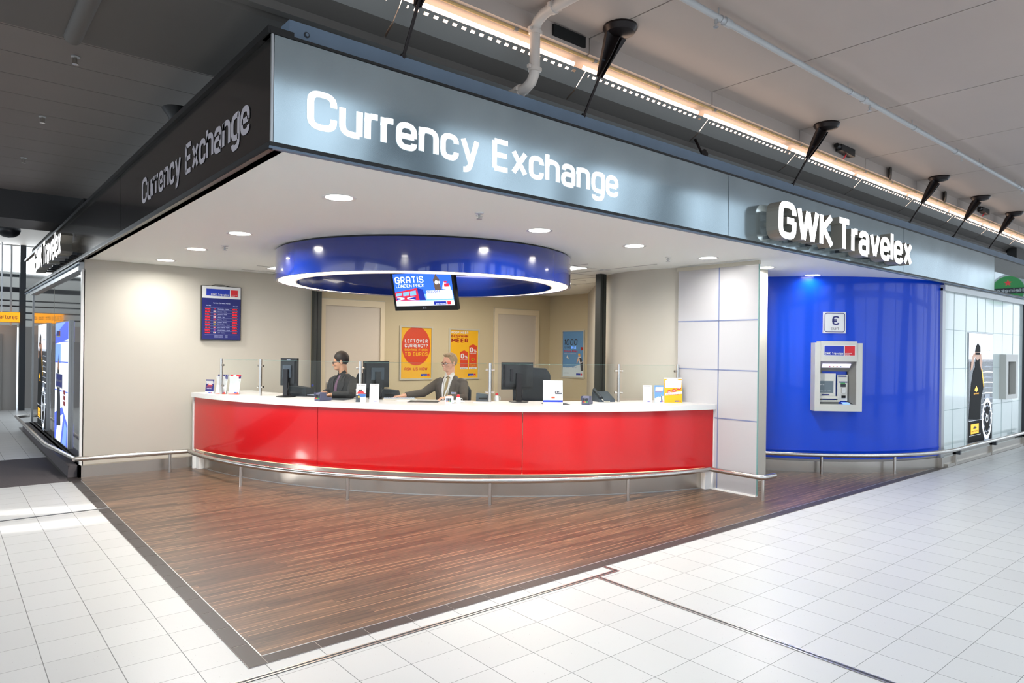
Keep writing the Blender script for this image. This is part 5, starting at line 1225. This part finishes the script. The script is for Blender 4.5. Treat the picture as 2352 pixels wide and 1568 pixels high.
def l_girl(c, w, h):
    c.rect(0, 0, w, h, 'print_white'); c.text('Stay World', w * .15, h * .9, h * .045, 'ink_dark', 3, width=w * .7, slant=.15); c.disc(w * .42, h * .70, w * .2, 'ink_dark', 2, ry=h * .15); c.disc(w * .42, h * .73, w * .12, 'skin_print', 3, ry=h * .08); c.poly([(w * .1, h * .5), (w * .85, h * .5), (w * .7, h * .6), (w * .25, h * .6)], 'logo_red', 3)
    c.rect(0, h * .45, w, h * .5, 'poster_red', 4); c.poly([(w * .2, h * .25), (w, h * .3), (w, h * .45), (w * .2, h * .45)], 'ink_blue', 3); c.poly([(0, 0), (w * .45, 0), (w * .4, h * .35), (0, h * .4)], 'ink_dark', 4); c.rect(w * .5, h * .05, w * .95, h * .25, 'print_white', 4); c.disc(w * .3, h * .28, w * .1, 'poster_yellow', 5)
def l_world(c, w, h):
    c.rect(0, 0, w, h, 'print_white'); c.text('Geldwisselen', w * .1, h * .92, h * .03, 'ink_dark', 3, width=w * .8)
    for i, m_ in enumerate(('green_badge', 'ink_dark', 'ink_blue', 'logo_red', 'poster_deep_red')): c.rect(w * (.1 + .16 * i), h * (.7 + .02 * (i % 2)), w * (.26 + .16 * i), h * (.8 + .02 * (i % 2)), m_, 2)
    c.logo(w * .5, h * .04, w * .36, h * .035, 3)
def l_promo(c, w, h):
    c.rect(0, 0, w, h, 'poster_pale'); c.rect(0, 0, w, h * .14, 'print_white', 2); c.rect(0, h * .14, w, h * .22, 'logo_blue', 2); c.disc(w * .52, h * .62, w * .16, 'skin_print', 2, ry=h * .14); c.poly([(w * .3, h * .4), (w * .78, h * .42), (w * .68, h * .62), (w * .4, h * .6)], 'print_white', 3); c.disc(w * .52, h * .78, w * .07, 'ink_dark', 3)
    c.rrect(w * .6, h * .46, w * .97, h * .66, .01, 'ink_dark', 4); c.text('€ 28', w * .64, h * .5, h * .09, 'print_white', 5, width=w * .3, t=.2); c.rect(w * .38, h * .26, w * .66, h * .4, 'print_white', 4); c.rect(w * .42, h * .29, w * .6, h * .36, 'poster_red', 5); c.rect(w * .7, h * .27, w * .96, h * .39, 'print_white', 4); c.text('Western Union', w * .08, h * .9, h * .035, 'print_white', 4, width=w * .5)
def l_1000(c, w, h):
    c.rect(0, 0, w, h, 'poster_sky'); c.poly([(0, 0), (w, 0), (w, h * .4), (0, h * .25)], 'poster_pale', 2); c.text('1000', w * .1, h * .7, h * .15, 'navy', 3, width=w * .78, t=.16); c.text('Bonus Miles', w * .1, h * .6, h * .04, 'logo_red', 3, width=w * .7); c.poly([(w * .2, h * .3), (w * .5, h * .36), (w * .3, h * .2)], 'print_white', 3); c.poly([(w * .7, h * .1), (w * .85, h * .1), (w * .8, h * .4), (w * .7, h * .35)], 'ink_dark', 4); c.disc(w * .73, h * .42, w * .06, 'skin_print', 4); c.logo(w * .6, h * .03, w * .3, h * .05, 3)
def l_yel(c, w, h):
    c.rect(0, 0, w, h, 'poster_yellow'); c.disc(w * .48, h * .8, w * .44, 'print_white', 2, ry=h * .19); c.rect(0, h * .95, w, h, 'print_white', 2)
    for x_, y_ in ((.28, .42), (.55, .48), (.82, .58)): c.disc(w * x_, h * y_, w * .13, 'poster_red', 3, ry=w * .11); c.text('0%', w * (x_ - .08), h * (y_ - .02), h * .06, 'print_white', 4, width=w * .16)
    c.poly([(w * .05, h * .28), (w, h * .36), (w, h * .46), (w * .05, h * .38)], 'print_white', 5); c.text('PROVISIE', w * .12, h * .31, h * .04, 'poster_red', 6, width=w * .7); c.logo(w * .6, h * .04, w * .32, h * .045, 3)
R_ = math.radians
leaflet(1.50, 5.92, R_(-50), .12, .19, 'small navy leaflet with a warning triangle at the left end of the counter', l_warn)
leaflet(1.60, 5.78, R_(-48), .145, .265, 'white folded leaflet with a starred navy top, beside the warning leaflet', l_deal(0), .25)
leaflet(1.73, 5.66, R_(-44), .145, .265, 'white folded leaflet with a Union Jack top, beside the starred one', l_deal(1), .25)
leaflet(2.53, 3.66, R_(-42), .115, .215, 'leaflet with a smiling dark-haired woman, beside the third screen post', l_girl, .12, True)
leaflet(2.66, 3.58, R_(-38), .11, .215, 'narrow white leaflet with a coloured strip, right of the smiling woman leaflet', l_world, .12)
leaflet(4.12, 2.08, R_(-38), .225, .29, 'pale blue promotional card with a euro price, standing before the right monitor', l_promo, .15)
leaflet(5.46, 1.80, R_(-38), .11, .215, 'narrow white leaflet, first of the three at the right end', l_world, .12)
leaflet(5.59, 1.72, R_(-38), .115, .215, 'light blue leaflet reading 1000, middle of the three at the right end', l_1000, .12)
leaflet(5.74, 1.62, R_(-36), .225, .31, 'yellow and white leaflet with red 0% discs, last of the three at right', l_yel, .12)

# payment terminals and small devices
def pay_terminal(x, y, rz, label, body='device_blue', s=1.0):
    t = thing('card_terminal', (x, y, ZT), label, 'card terminal', 'card terminals on the worktop', rot=rz)
    mb = MB(); pts = [(-.1, 0), (.09, 0), (.1, .03), (.06, .045), (-.01, .055), (-.03, .1), (-.085, .085), (-.1, .03)]
    vs = [(-.045 * s, a * s, b * s) for a, b in pts] + [(.045 * s, a * s, b * s) for a, b in pts]; n_ = len(pts)
    mb.add(vs, [tuple(range(n_)), tuple(range(n_, 2 * n_))[::-1]] + [((i + 1) % n_, i, n_ + i, n_ + (i + 1) % n_) for i in range(n_)], body); o = build('body', mb, t); b = o.modifiers.new('bevel', 'BEVEL'); b.width = .006; b.segments = 2
    mb = MB()
    for i in range(3):
        for j in range(4): mb.box(((-.03 + .022 * i) * s, (-.085 + .0 * j) * s, (.03 + .013 * j) * s), ((-.014 + .022 * i) * s, (-.103 + .0 * j) * s, (.039 + .013 * j) * s), ('logo_red', 'poster_yellow', 'green_badge')[i] if j == 0 else 'frame_dark')
    build('keys', mb, t)
    mb = MB(); mb.box((-.05 * s, -.03 * s, .09 * s), (.05 * s, .0, .1 * s), body); mb.box((-.05 * s, -.1 * s, .05 * s), (-.045 * s, 0, .1 * s), body); mb.box((.045 * s, -.1 * s, .05 * s), (.05 * s, 0, .1 * s), body); build('privacy_shield', mb, t)
    return t
pay_terminal(2.26, 4.08, R_(-70), 'dark blue card terminal in front of the man in a black suit')
pay_terminal(4.62, 2.02, R_(-60), 'blue card terminal between the promotional card and the telephone')
pay_terminal(3.30, 2.95, R_(-45), 'pale blue card terminal in front of the man in a grey suit', 'device_white', .85)
def squeeze(x, y, lb, rc='logo_red'):
    t = thing('desk_sponge_bottle', (x, y, ZT), lb, 'bottle', 'small bottles on the worktop')
    mb = MB(); mb.lathe([(.001, 0), (.03, 0), (.03, .05), (.02, .065), (.016, .07)], (0, 0, 0), 20, 'print_white'); mb.tube([(.028, 0, .05), (.055, 0, .05), (.06, 0, .01)], .005, m='print_white'); build('body', mb, t)
    mb = MB(); mb.lathe([(.018, .068), (.02, .085), (.012, .098), (.001, .1)], (0, 0, 0), 20, rc); build('cap', mb, t)
squeeze(3.44, 2.98, 'small white bottle with a red cap beside the pale blue card terminal')
squeeze(4.02, 2.98, 'small white bottle with a red cap left of the right monitor')
t = thing('water_bottle', (2.55, 5.05, ZT), 'clear bottle with a blue cap behind the upright monitor', 'bottle')
mb = MB(); mb.lathe([(.001, 0), (.03, 0), (.03, .08), (.012, .11), (.012, .12)], (0, 0, 0), 20, 'clear_glass'); build('body', mb, t)
mb = MB(); mb.lathe([(.014, .115), (.014, .14), (.001, .14)], (0, 0, 0), 20, 'logo_blue'); build('cap', mb, t)
def desk_box(x, y, rz, w, d, h, lb, m_='chair_fabric', name='note_counter'):
    t = thing(name, (x, y, ZT), lb, 'machine', rot=rz)
    mb = MB(); mb.add([(-w / 2, -d / 2, 0), (w / 2, -d / 2, 0), (w / 2, d / 2, 0), (-w / 2, d / 2, 0), (-w / 2, -d / 2 + .02, h), (w / 2 - .02, -d / 2 + .03, h * .85), (w / 2 - .02, d / 2 - .02, h * .8), (-w / 2, d / 2, h)], [(0, 3, 2, 1), (4, 5, 6, 7), (0, 1, 5, 4), (1, 2, 6, 5), (2, 3, 7, 6), (3, 0, 4, 7)], m_); build('body', mb, t)
    mb = MB(); mb.box((-w * .3, -d / 2 + .0, h * .3), (w * .3, -d / 2 + .004, h * .45), 'black'); build('slot', mb, t)
    return t
desk_box(2.36, 4.98, R_(-60), .30, .2, .13, 'black note counter behind the upright monitor')
desk_box(3.22, 4.15, R_(-45), .2, .2, .11, 'black device at the foot of the angled monitor')
desk_box(3.88, 3.06, R_(-45), .17, .16, .10, 'dark grey device left of the right monitor', 'monitor_grey')
# telephone
t = thing('desk_phone', (5.12, 2.22, ZT), 'dark grey desk telephone leaning back beside the fifth screen post', 'telephone', rot=R_(-20))
mb = MB(); mb.add([(-.11, -.1, 0), (.11, -.1, 0), (.11, .1, 0), (-.11, .1, 0), (-.11, -.1, .03), (.11, -.1, .03), (.11, .1, .12), (-.11, .1, .12)], [(0, 3, 2, 1), (4, 5, 6, 7), (0, 1, 5, 4), (1, 2, 6, 5), (2, 3, 7, 6), (3, 0, 4, 7)], 'monitor_grey'); build('body', mb, t)
mb = MB(); mb.tube([(-.08, -.1, .05), (-.085, -.04, .09), (-.085, .04, .125), (-.08, .1, .14)], [.022, .016, .016, .024], m='chair_fabric'); build('handset', mb, t)
mb = MB(); mb.tube([(-.08, -.1, .04), (-.06, -.14, .01), (.02, -.13, .008), (.03, -.1, .01)], .004, m='frame_grey'); build('cord', mb, t)
# papers and keyboards
def sheet(x, y, rz, w, h, lb, m_='print_white', th=.003, name='paper_sheet', cat='paper'):
    mb = MB(); mb.box((-w / 2, -h / 2, 0), (w / 2, h / 2, th), m_); return single(name, mb, (x, y, ZT), lb, cat, None, rz)
sheet(2.50, 4.25, R_(-60), .42, .30, 'dark desk mat behind the dark blue card terminal', 'chair_fabric', .003, 'desk_mat', 'mat')
sheet(3.20, 3.35, R_(-40), .36, .26, 'dark brown desk mat in front of the man in a grey suit', 'frame_dark', .003, 'desk_mat', 'mat')
sheet(3.12, 3.62, R_(-45), .21, .297, 'white paper by the right hand of the man in a grey suit')
sheet(3.55, 3.22, R_(-25), .21, .297, 'white paper lying left of the pale blue card terminal')
sheet(3.72, 2.85, R_(-38), .25, .12, 'white papers lying left of the fourth screen post')
sheet(4.32, 2.25, R_(-30), .3, .22, 'dark mat lying behind the promotional card', 'chair_fabric', .003, 'desk_mat', 'mat')
def keyboard(x, y, rz, lb, m_='frame_grey'):
    t = thing('keyboard', (x, y, ZT), lb, 'keyboard', 'keyboards on the worktop', rot=rz)
    mb = MB(); mb.box((-.2, -.07, 0), (.2, .07, .018), m_); build('body', mb, t)
    mb = MB()
    for i in range(14):
        for j in range(4): mb.box((-.185 + i * .0268, -.055 + j * .03, .018), (-.163 + i * .0268, -.03 + j * .03, .024), 'ad_grey')
    o = build('keys', mb, t)
keyboard(3.1, 3.75, R_(-30), 'grey keyboard under the right hand of the man in a grey suit')
keyboard(2.50, 4.72, R_(-60), 'dark keyboard under the hand of the man in a black suit', 'monitor_black')
# ================================================================ PEOPLE
mat('skin_fair', (222, 168, 142), 0.5); mat('skin_tan', (196, 146, 116), 0.5); mat('lips', (176, 104, 92), 0.5)
mat('hair_blond_grey', (160, 138, 108), 0.7, var=0.25, vscale=60, stretch=(1, 1, .2)); mat('hair_black', (30, 24, 22), 0.6)
mat('suit_grey', (78, 70, 64), 0.85, var=0.08, vscale=40); mat('suit_black', (24, 24, 27), 0.8); mat('shirt_white', (228, 224, 218), 0.7); mat('shirt_black', (18, 18, 20), 0.7)
mat('tie_tan', (150, 128, 92), 0.55, var=0.15, vscale=60); mat('tie_purple', (92, 62, 88), 0.55); mat('trousers', (40, 38, 38), 0.85)
mat('glasses_brown', (92, 44, 28), 0.3); mat('glasses_dark', (24, 22, 24), 0.3); mat('eye_white', (230, 226, 220), 0.3); mat('iris', (60, 60, 60), 0.3)
mat('lanyard', (232, 230, 236), 0.6); mat('shoe', (16, 14, 13), 0.35)

def loft(mb, secs, n=28, m=None, p=2.3):
    vs = []
    for (cx, cy, cz, rx, ry) in secs:
        for i in range(n):
            a = 2 * PI * i / n; c, s_ = math.cos(a), math.sin(a)
            vs.append((cx + rx * math.copysign(abs(c) ** (2 / p), c), cy + ry * math.copysign(abs(s_) ** (2 / p), s_), cz))
    fs = [(j * n + i, j * n + (i + 1) % n, (j + 1) * n + (i + 1) % n, (j + 1) * n + i) for j in range(len(secs) - 1) for i in range(n)]
    fs += [tuple(range(n))[::-1], tuple(range((len(secs) - 1) * n, len(secs) * n))]
    return mb.add(vs, fs, m, True)
def append(dst, src, M):
    k = len(dst.v); dst.v += [tuple(M @ Vector(v)) for v in src.v]
    idx = [dst.mi(m_) for m_ in src.mats]
    for f, m_, s_ in zip(src.f, src.m, src.smooth): dst.f.append(tuple(k + j for j in f)); dst.m.append(idx[m_]); dst.smooth.append(s_)
def fuse(o, voxel, smooth=2):
    r = o.modifiers.new('fuse', 'REMESH'); r.mode = 'VOXEL'; r.voxel_size = voxel; r.use_smooth_shade = True
    if smooth: s_ = o.modifiers.new('smooth', 'SMOOTH'); s_.factor = .5; s_.iterations = smooth
def hand(mb, wrist, direction, down, side, m, curl=.35):
    """wrist point, pointing direction, palm-down normal; side=+1 thumb on the left of the direction"""
    w, d, dn = Vector(wrist), Vector(direction).normalized(), Vector(down).normalized()
    sd = d.cross(dn).normalized() * side
    c = w + d * .045
    R3 = Matrix((sd, d, dn)).transposed()
    mb.ell(c, (.040, .052, .016), m, 16, 10, rot=R3)
    mb.tube([w - d * .05, w, w + d * .03], [.028, .025, .026], 12, m)
    for i, (off, L) in enumerate(((-.028, .062), (-.010, .074), (.009, .080), (.027, .072))):
        b = w + d * .085 + sd * off * 1.0; cv = dn * (.018 * (1 + curl))
        mb.tube([b - d * .02, b + d * L * .4, b + d * L * .75 + cv * .7, b + d * L * .95 + cv * 1.6], [.0095, .009, .0082, .0065], 10, m)
    b = w + d * .02 + sd * .03
    mb.tube([b, b + d * .03 + sd * .022, b + d * .058 + sd * .03 + dn * .01], [.013, .011, .008], 10, m)

def person(root, rz, label, skin, hair, suit, shirt, tie, hr, arms, glasses, bald=False, lanyard=False):
    """hr: head yaw, pitch, roll in degrees; arms: {side: (elbow, wrist, direction)} in local coordinates; faces local -Y"""
    SZ = .745   # seat height of the high stool
    body = MB()
    head = MB()
    # head in its own frame, origin at the top of the neck, faces -Y
    head.ell((0, .012, .135), (.074, .094, .098), skin, 28, 18)
    head.ell((0, -.022, .085), (.062, .068, .075), skin, 24, 14)
    head.ell((0, -.045, .035), (.043, .042, .036), skin, 20, 12)
    head.ell((0, -.083, .028), (.019, .014, .016), skin, 14, 10)
    head.tube([(0, -.082, .115), (0, -.098, .09), (0, -.108, .073)], [.009, .012, .014], 12, skin)
    for s_ in (-1, 1):
        head.ell((s_ * .010, -.096, .072), (.010, .012, .008), skin, 12, 8)
        head.ell((s_ * .030, -.079, .125), (.022, .011, .008), skin, 12, 8)
        head.ell((s_ * .040, -.066, .085), (.022, .02, .018), skin, 12, 8)
        head.ell((s_ * .076, .012, .10), (.009, .018, .031), skin, 12, 10)
    head.ell((0, -.087, .047), (.023, .009, .0065), skin, 14, 8); head.ell((0, -.083, .040), (.019, .009, .006), skin, 14, 8)
    HM = Matrix.Translation((0, -.012, 1.378)) @ Matrix.Rotation(math.radians(hr[0]), 4, 'Z') @ Matrix.Rotation(math.radians(hr[1]), 4, 'X') @ Matrix.Rotation(math.radians(hr[2]), 4, 'Y')
    append(body, head, HM)
    hc = HM @ Vector((0, .01, .07))
    body.tube([(0, .02, 1.24), (0, .012, 1.32), tuple(HM @ Vector((0, .012, .03))), tuple(hc)], [.07, .056, .054, .056], 20, skin)
    loft(body, [(0, .02, .70, .15, .11), (0, .01, .85, .14, .10), (0, .0, 1.0, .145, .10), (0, 0, 1.15, .165, .10), (0, .01, 1.25, .14, .085), (0, .015, 1.29, .07, .06)], m=skin)
    for s_, (el, wr, dr) in arms.items():
        sh = Vector((s_ * .165, .015, 1.20))
        body.tube([sh, el, wr], [.042, .036, .027], 14, skin)
        body.ell(el, (.038, .038, .038), skin)
        hand(body, wr, dr, (0, 0, -1), s_, skin)
    for s_ in (-1, 1):
        body.tube([(s_ * .09, 0, .78), (s_ * .12, -.42, .78), (s_ * .12, -.44, .38), (s_ * .12, -.43, .12)], [.08, .062, .05, .035], 14, skin)
        body.tube([(s_ * .12, -.42, .10), (s_ * .12, -.56, .07)], [.035, .03], 10, skin)
    o = build('person', body); o.location = (root[0], root[1], 0); o.rotation_euler = (0, 0, rz); fuse(o, .0055, 1)
    tag(o, label, 'person')
    # suit jacket
    j = MB()
    loft(j, [(0, .02, .74, .185, .135), (0, .01, .88, .175, .128), (0, .0, 1.02, .182, .125), (0, 0, 1.14, .198, .122), (0, .008, 1.22, .185, .108), (0, .018, 1.27, .13, .085), (0, .024, 1.325, .072, .064)], m=suit)
    for s_, (el, wr, dr) in arms.items():
        sh = Vector((s_ * .182, .015, 1.215)); el_, wr_ = Vector(el), Vector(wr)
        j.ell(sh, (.064, .064, .066), suit); j.tube([sh + Vector((-s_ * .07, 0, .035)), sh], [.06, .062], 16, suit)
        mid = sh.lerp(el_, .5); j.tube([sh, mid, el_, el_.lerp(wr_, .5), wr_ - (wr_ - el_).normalized() * .012], [.062, .060, .053, .047, .040], 18, suit); j.ell(el_, (.055, .055, .055), suit)
    jo = build('jacket', j, o); fuse(jo, .008, 3)
    # shirt front, lapels, tie as curved pieces on the chest
    def fy(x, z):   # front surface of the jacket
        T = [(.74, .185, .135, .02), (.88, .175, .128, .01), (1.02, .182, .125, 0), (1.14, .198, .122, 0), (1.22, .185, .108, .008), (1.27, .13, .085, .018), (1.305, .075, .065, .024), (1.36, .062, .058, .018)]
        z = max(.74, min(1.3599, z))
        for a, b in zip(T, T[1:]):
            if a[0] <= z <= b[0]:
                f = (z - a[0]) / (b[0] - a[0]); rx, ry, cy = (a[i] + (b[i] - a[i]) * f for i in (1, 2, 3)); break
        u = min(.98, abs(x) / rx); return cy - ry * (1 - u ** 2.3) ** (1 / 2.3)
    def patch(mb, left, right, m_, off, nx=6, nz=14):
        vs = []
        for k in range(nz + 1):
            t_ = k / nz
            def at(L):
                q = t_ * (len(L) - 1); i = min(int(q), len(L) - 2); f = q - i; return (L[i][0] + (L[i + 1][0] - L[i][0]) * f, L[i][1] + (L[i + 1][1] - L[i][1]) * f)
            a, b = at(left), at(right)
            for i in range(nx + 1):
                x_ = a[0] + (b[0] - a[0]) * i / nx; z_ = a[1] + (b[1] - a[1]) * i / nx; vs.append((x_, fy(x_, z_) - off, z_))
        w_ = nx + 1
        mb.add(vs, [(r * w_ + i, r * w_ + i + 1, (r + 1) * w_ + i + 1, (r + 1) * w_ + i) for r in range(nz) for i in range(nx)], m_, True)
    def solid(ob, th): s2 = ob.modifiers.new('thickness', 'SOLIDIFY'); s2.thickness = th; s2.offset = 0
    mb = MB(); patch(mb, [(-.062, 1.325), (-.055, 1.24), (-.01, .93)], [(.062, 1.325), (.055, 1.24), (.01, .93)], shirt, .004); ob = sh_o = build('shirt', mb, o); solid(ob, .004)
    mb = MB()
    for s_ in (-1, 1): mb.add([(s_ * .008, -.064, 1.325), (s_ * .055, -.03, 1.375), (s_ * .066, .0, 1.345), (s_ * .055, -.070, 1.275)], [(0, 1, 2, 3)], shirt)
    ob = build('shirt_collar', mb, sh_o); solid(ob, .006)
    mb = MB(); patch(mb, [(-.014, 1.318), (-.018, 1.295), (-.012, 1.285), (-.034, 1.0), (0, .955)], [(.014, 1.318), (.018, 1.295), (.012, 1.285), (.034, 1.0), (0, .955)], tie, .011); ob = build('tie', mb, sh_o); solid(ob, .005)
    for s_ in (-1, 1):
        mb = MB(); patch(mb, [(s_ * .070, 1.315), (s_ * .058, 1.22), (s_ * .006, .93)], [(s_ * .085, 1.30), (s_ * .125, 1.17), (s_ * .03, .93)], suit, .012); ob = build('lapel', mb, jo); solid(ob, .005)
    if lanyard:
        mb = MB(); patch(mb, [(-.062, 1.33), (-.06, 1.2), (-.045, 1.0)], [(-.05, 1.33), (-.046, 1.2), (-.031, 1.0)], 'lanyard', .017, 2); patch(mb, [(.050, 1.33), (.03, 1.2), (-.045, 1.0)], [(.064, 1.33), (.046, 1.2), (-.028, 1.0)], 'lanyard', .02, 2); mb.box((-.058, fy(-.04, .97) - .03, .90), (-.016, fy(-.04, .97) - .024, .99), 'print_white'); ob = build('lanyard', mb, o)
    mb = MB(); mb.box((.075, fy(.1, 1.1) - .026, 1.095), (.145, fy(.1, 1.1) - .016, 1.12), 'print_white'); mb.box((.08, fy(.1, 1.1) - .0275, 1.103), (.13, fy(.1, 1.1) - .025, 1.115), 'logo_blue'); mb.box((.131, fy(.1, 1.1) - .0275, 1.103), (.142, fy(.1, 1.1) - .025, 1.115), 'logo_red')
    if lanyard: build('name_badge', mb, jo)
    # trousers and shoes
    mb = MB()
    loft(mb, [(0, .03, .70, .17, .13), (0, .02, .80, .182, .135)], m='trousers')
    for s_ in (-1, 1):
        mb.tube([(s_ * .09, 0, .775), (s_ * .12, -.42, .775), (s_ * .12, -.44, .38), (s_ * .12, -.43, .12)], [.095, .075, .062, .055], 16, 'trousers')
    ob = build('trousers', mb, o); fuse(ob, .01, 2)
    for s_ in (-1, 1):
        mb = MB(); mb.ell((s_ * .12, -.50, .06), (.045, .13, .05), 'shoe'); build('shoe', mb, o)
    # hair, eyes, brows, mouth, glasses in the head frame
    h = MB(); 
    if bald:
        h.ell((0, .022, .146), (.081, .099, .102), hair, 32, 22)
    else:
        h.ell((0, .026, .145), (.081, .098, .098), hair, 32, 22); h.ell((.012, -.035, .212), (.055, .045, .024), hair, 20, 12); h.ell((-.03, .0, .215), (.045, .055, .026), hair, 20, 12)
    for s_ in (-1, 1): h.ell((s_ * .070, .004, .125), (.010, .022, .03), hair, 12, 8)
    hh = MB(); append(hh, h, HM); ob = build('hair', hh, o); fuse(ob, .005, 2)
    for s_ in (-1, 1):
        e = MB(); e.ell((s_ * .030, -.0765, .108), (.0125, .010, .0095), 'eye_white', 14, 10); e.ell((s_ * .030, -.0845, .107), (.0055, .003, .0055), 'iris', 12, 8); hh = MB(); append(hh, e, HM); build('eye', hh, o)
        e = MB(); e.tube([(s_ * .014, -.0885, .124), (s_ * .032, -.0885, .131), (s_ * .048, -.078, .125)], [.003, .0035, .002], 8, hair); hh = MB(); append(hh, e, HM); build('eyebrow', hh, o)
    e = MB(); e.tube([(-.022, -.088, .0435), (0, -.0965, .0445), (.022, -.088, .0435)], [.002, .0035, .002], 8, 'lips'); hh = MB(); append(hh, e, HM); build('mouth', hh, o)
    g_ = MB()
    for s_ in (-1, 1):
        R4 = [(s_ * .032 + .023 * math.copysign(abs(math.cos(a)) ** .6, math.cos(a)), -.099 + .012 * abs(math.cos(a)) * (1 if math.cos(a) * s_ > 0 else 0), .107 + .014 * math.copysign(abs(math.sin(a)) ** .6, math.sin(a))) for a in [2 * PI * k / 20 for k in range(21)]]
        g_.tube(R4, .0034, 6, glasses, cap=False); g_.tube([(s_ * .056, -.086, .112), (s_ * .079, -.03, .113), (s_ * .081, .015, .108)], .003, 6, glasses)
    g_.tube([(-.01, -.103, .11), (.01, -.103, .11)], .003, 6, glasses)
    hh = MB(); append(hh, g_, HM); build('glasses', hh, o)
    return o
def loc(root, rz, p):
    v = Vector((p[0] - root[0], p[1] - root[1], 0)); v.rotate(Matrix.Rotation(-rz, 4, 'Z')); return Vector((v.x, v.y, p[2]))
def ldir(rz, a):
    return Vector((math.cos(math.radians(a) - rz), math.sin(math.radians(a) - rz), -.08))
r2, z2 = (3.82, 3.70), R_(-58)
person(r2, z2, 'seated man with glasses and grey-blond hair in a grey suit, tan tie and white lanyard', 'skin_fair', 'hair_blond_grey', 'suit_grey', 'shirt_white', 'tie_tan', (-26, 5, 0),
       {-1: (loc(r2, z2, (3.52, 3.86, 1.10)), loc(r2, z2, (3.24, 3.86, 1.075)), ldir(z2, 165)), 1: (loc(r2, z2, (3.80, 3.36, 1.05)), loc(r2, z2, (3.60, 3.38, 1.075)), ldir(z2, 165))}, 'glasses_brown', lanyard=True)
r1, z1 = (2.83, 4.74), R_(-70)
person(r1, z1, 'seated man with short black hair in a black suit, behind the dark blue card terminal', 'skin_tan', 'hair_black', 'suit_black', 'shirt_black', 'tie_purple', (-50, 12, 0),
       {-1: (loc(r1, z1, (2.72, 4.90, 1.08)), loc(r1, z1, (2.60, 4.80, 1.075)), ldir(z1, 195)), 1: (loc(r1, z1, (2.72, 4.30, 1.07)), loc(r1, z1, (2.52, 4.42, 1.075)), ldir(z1, 150))}, 'glasses_dark', bald=True)
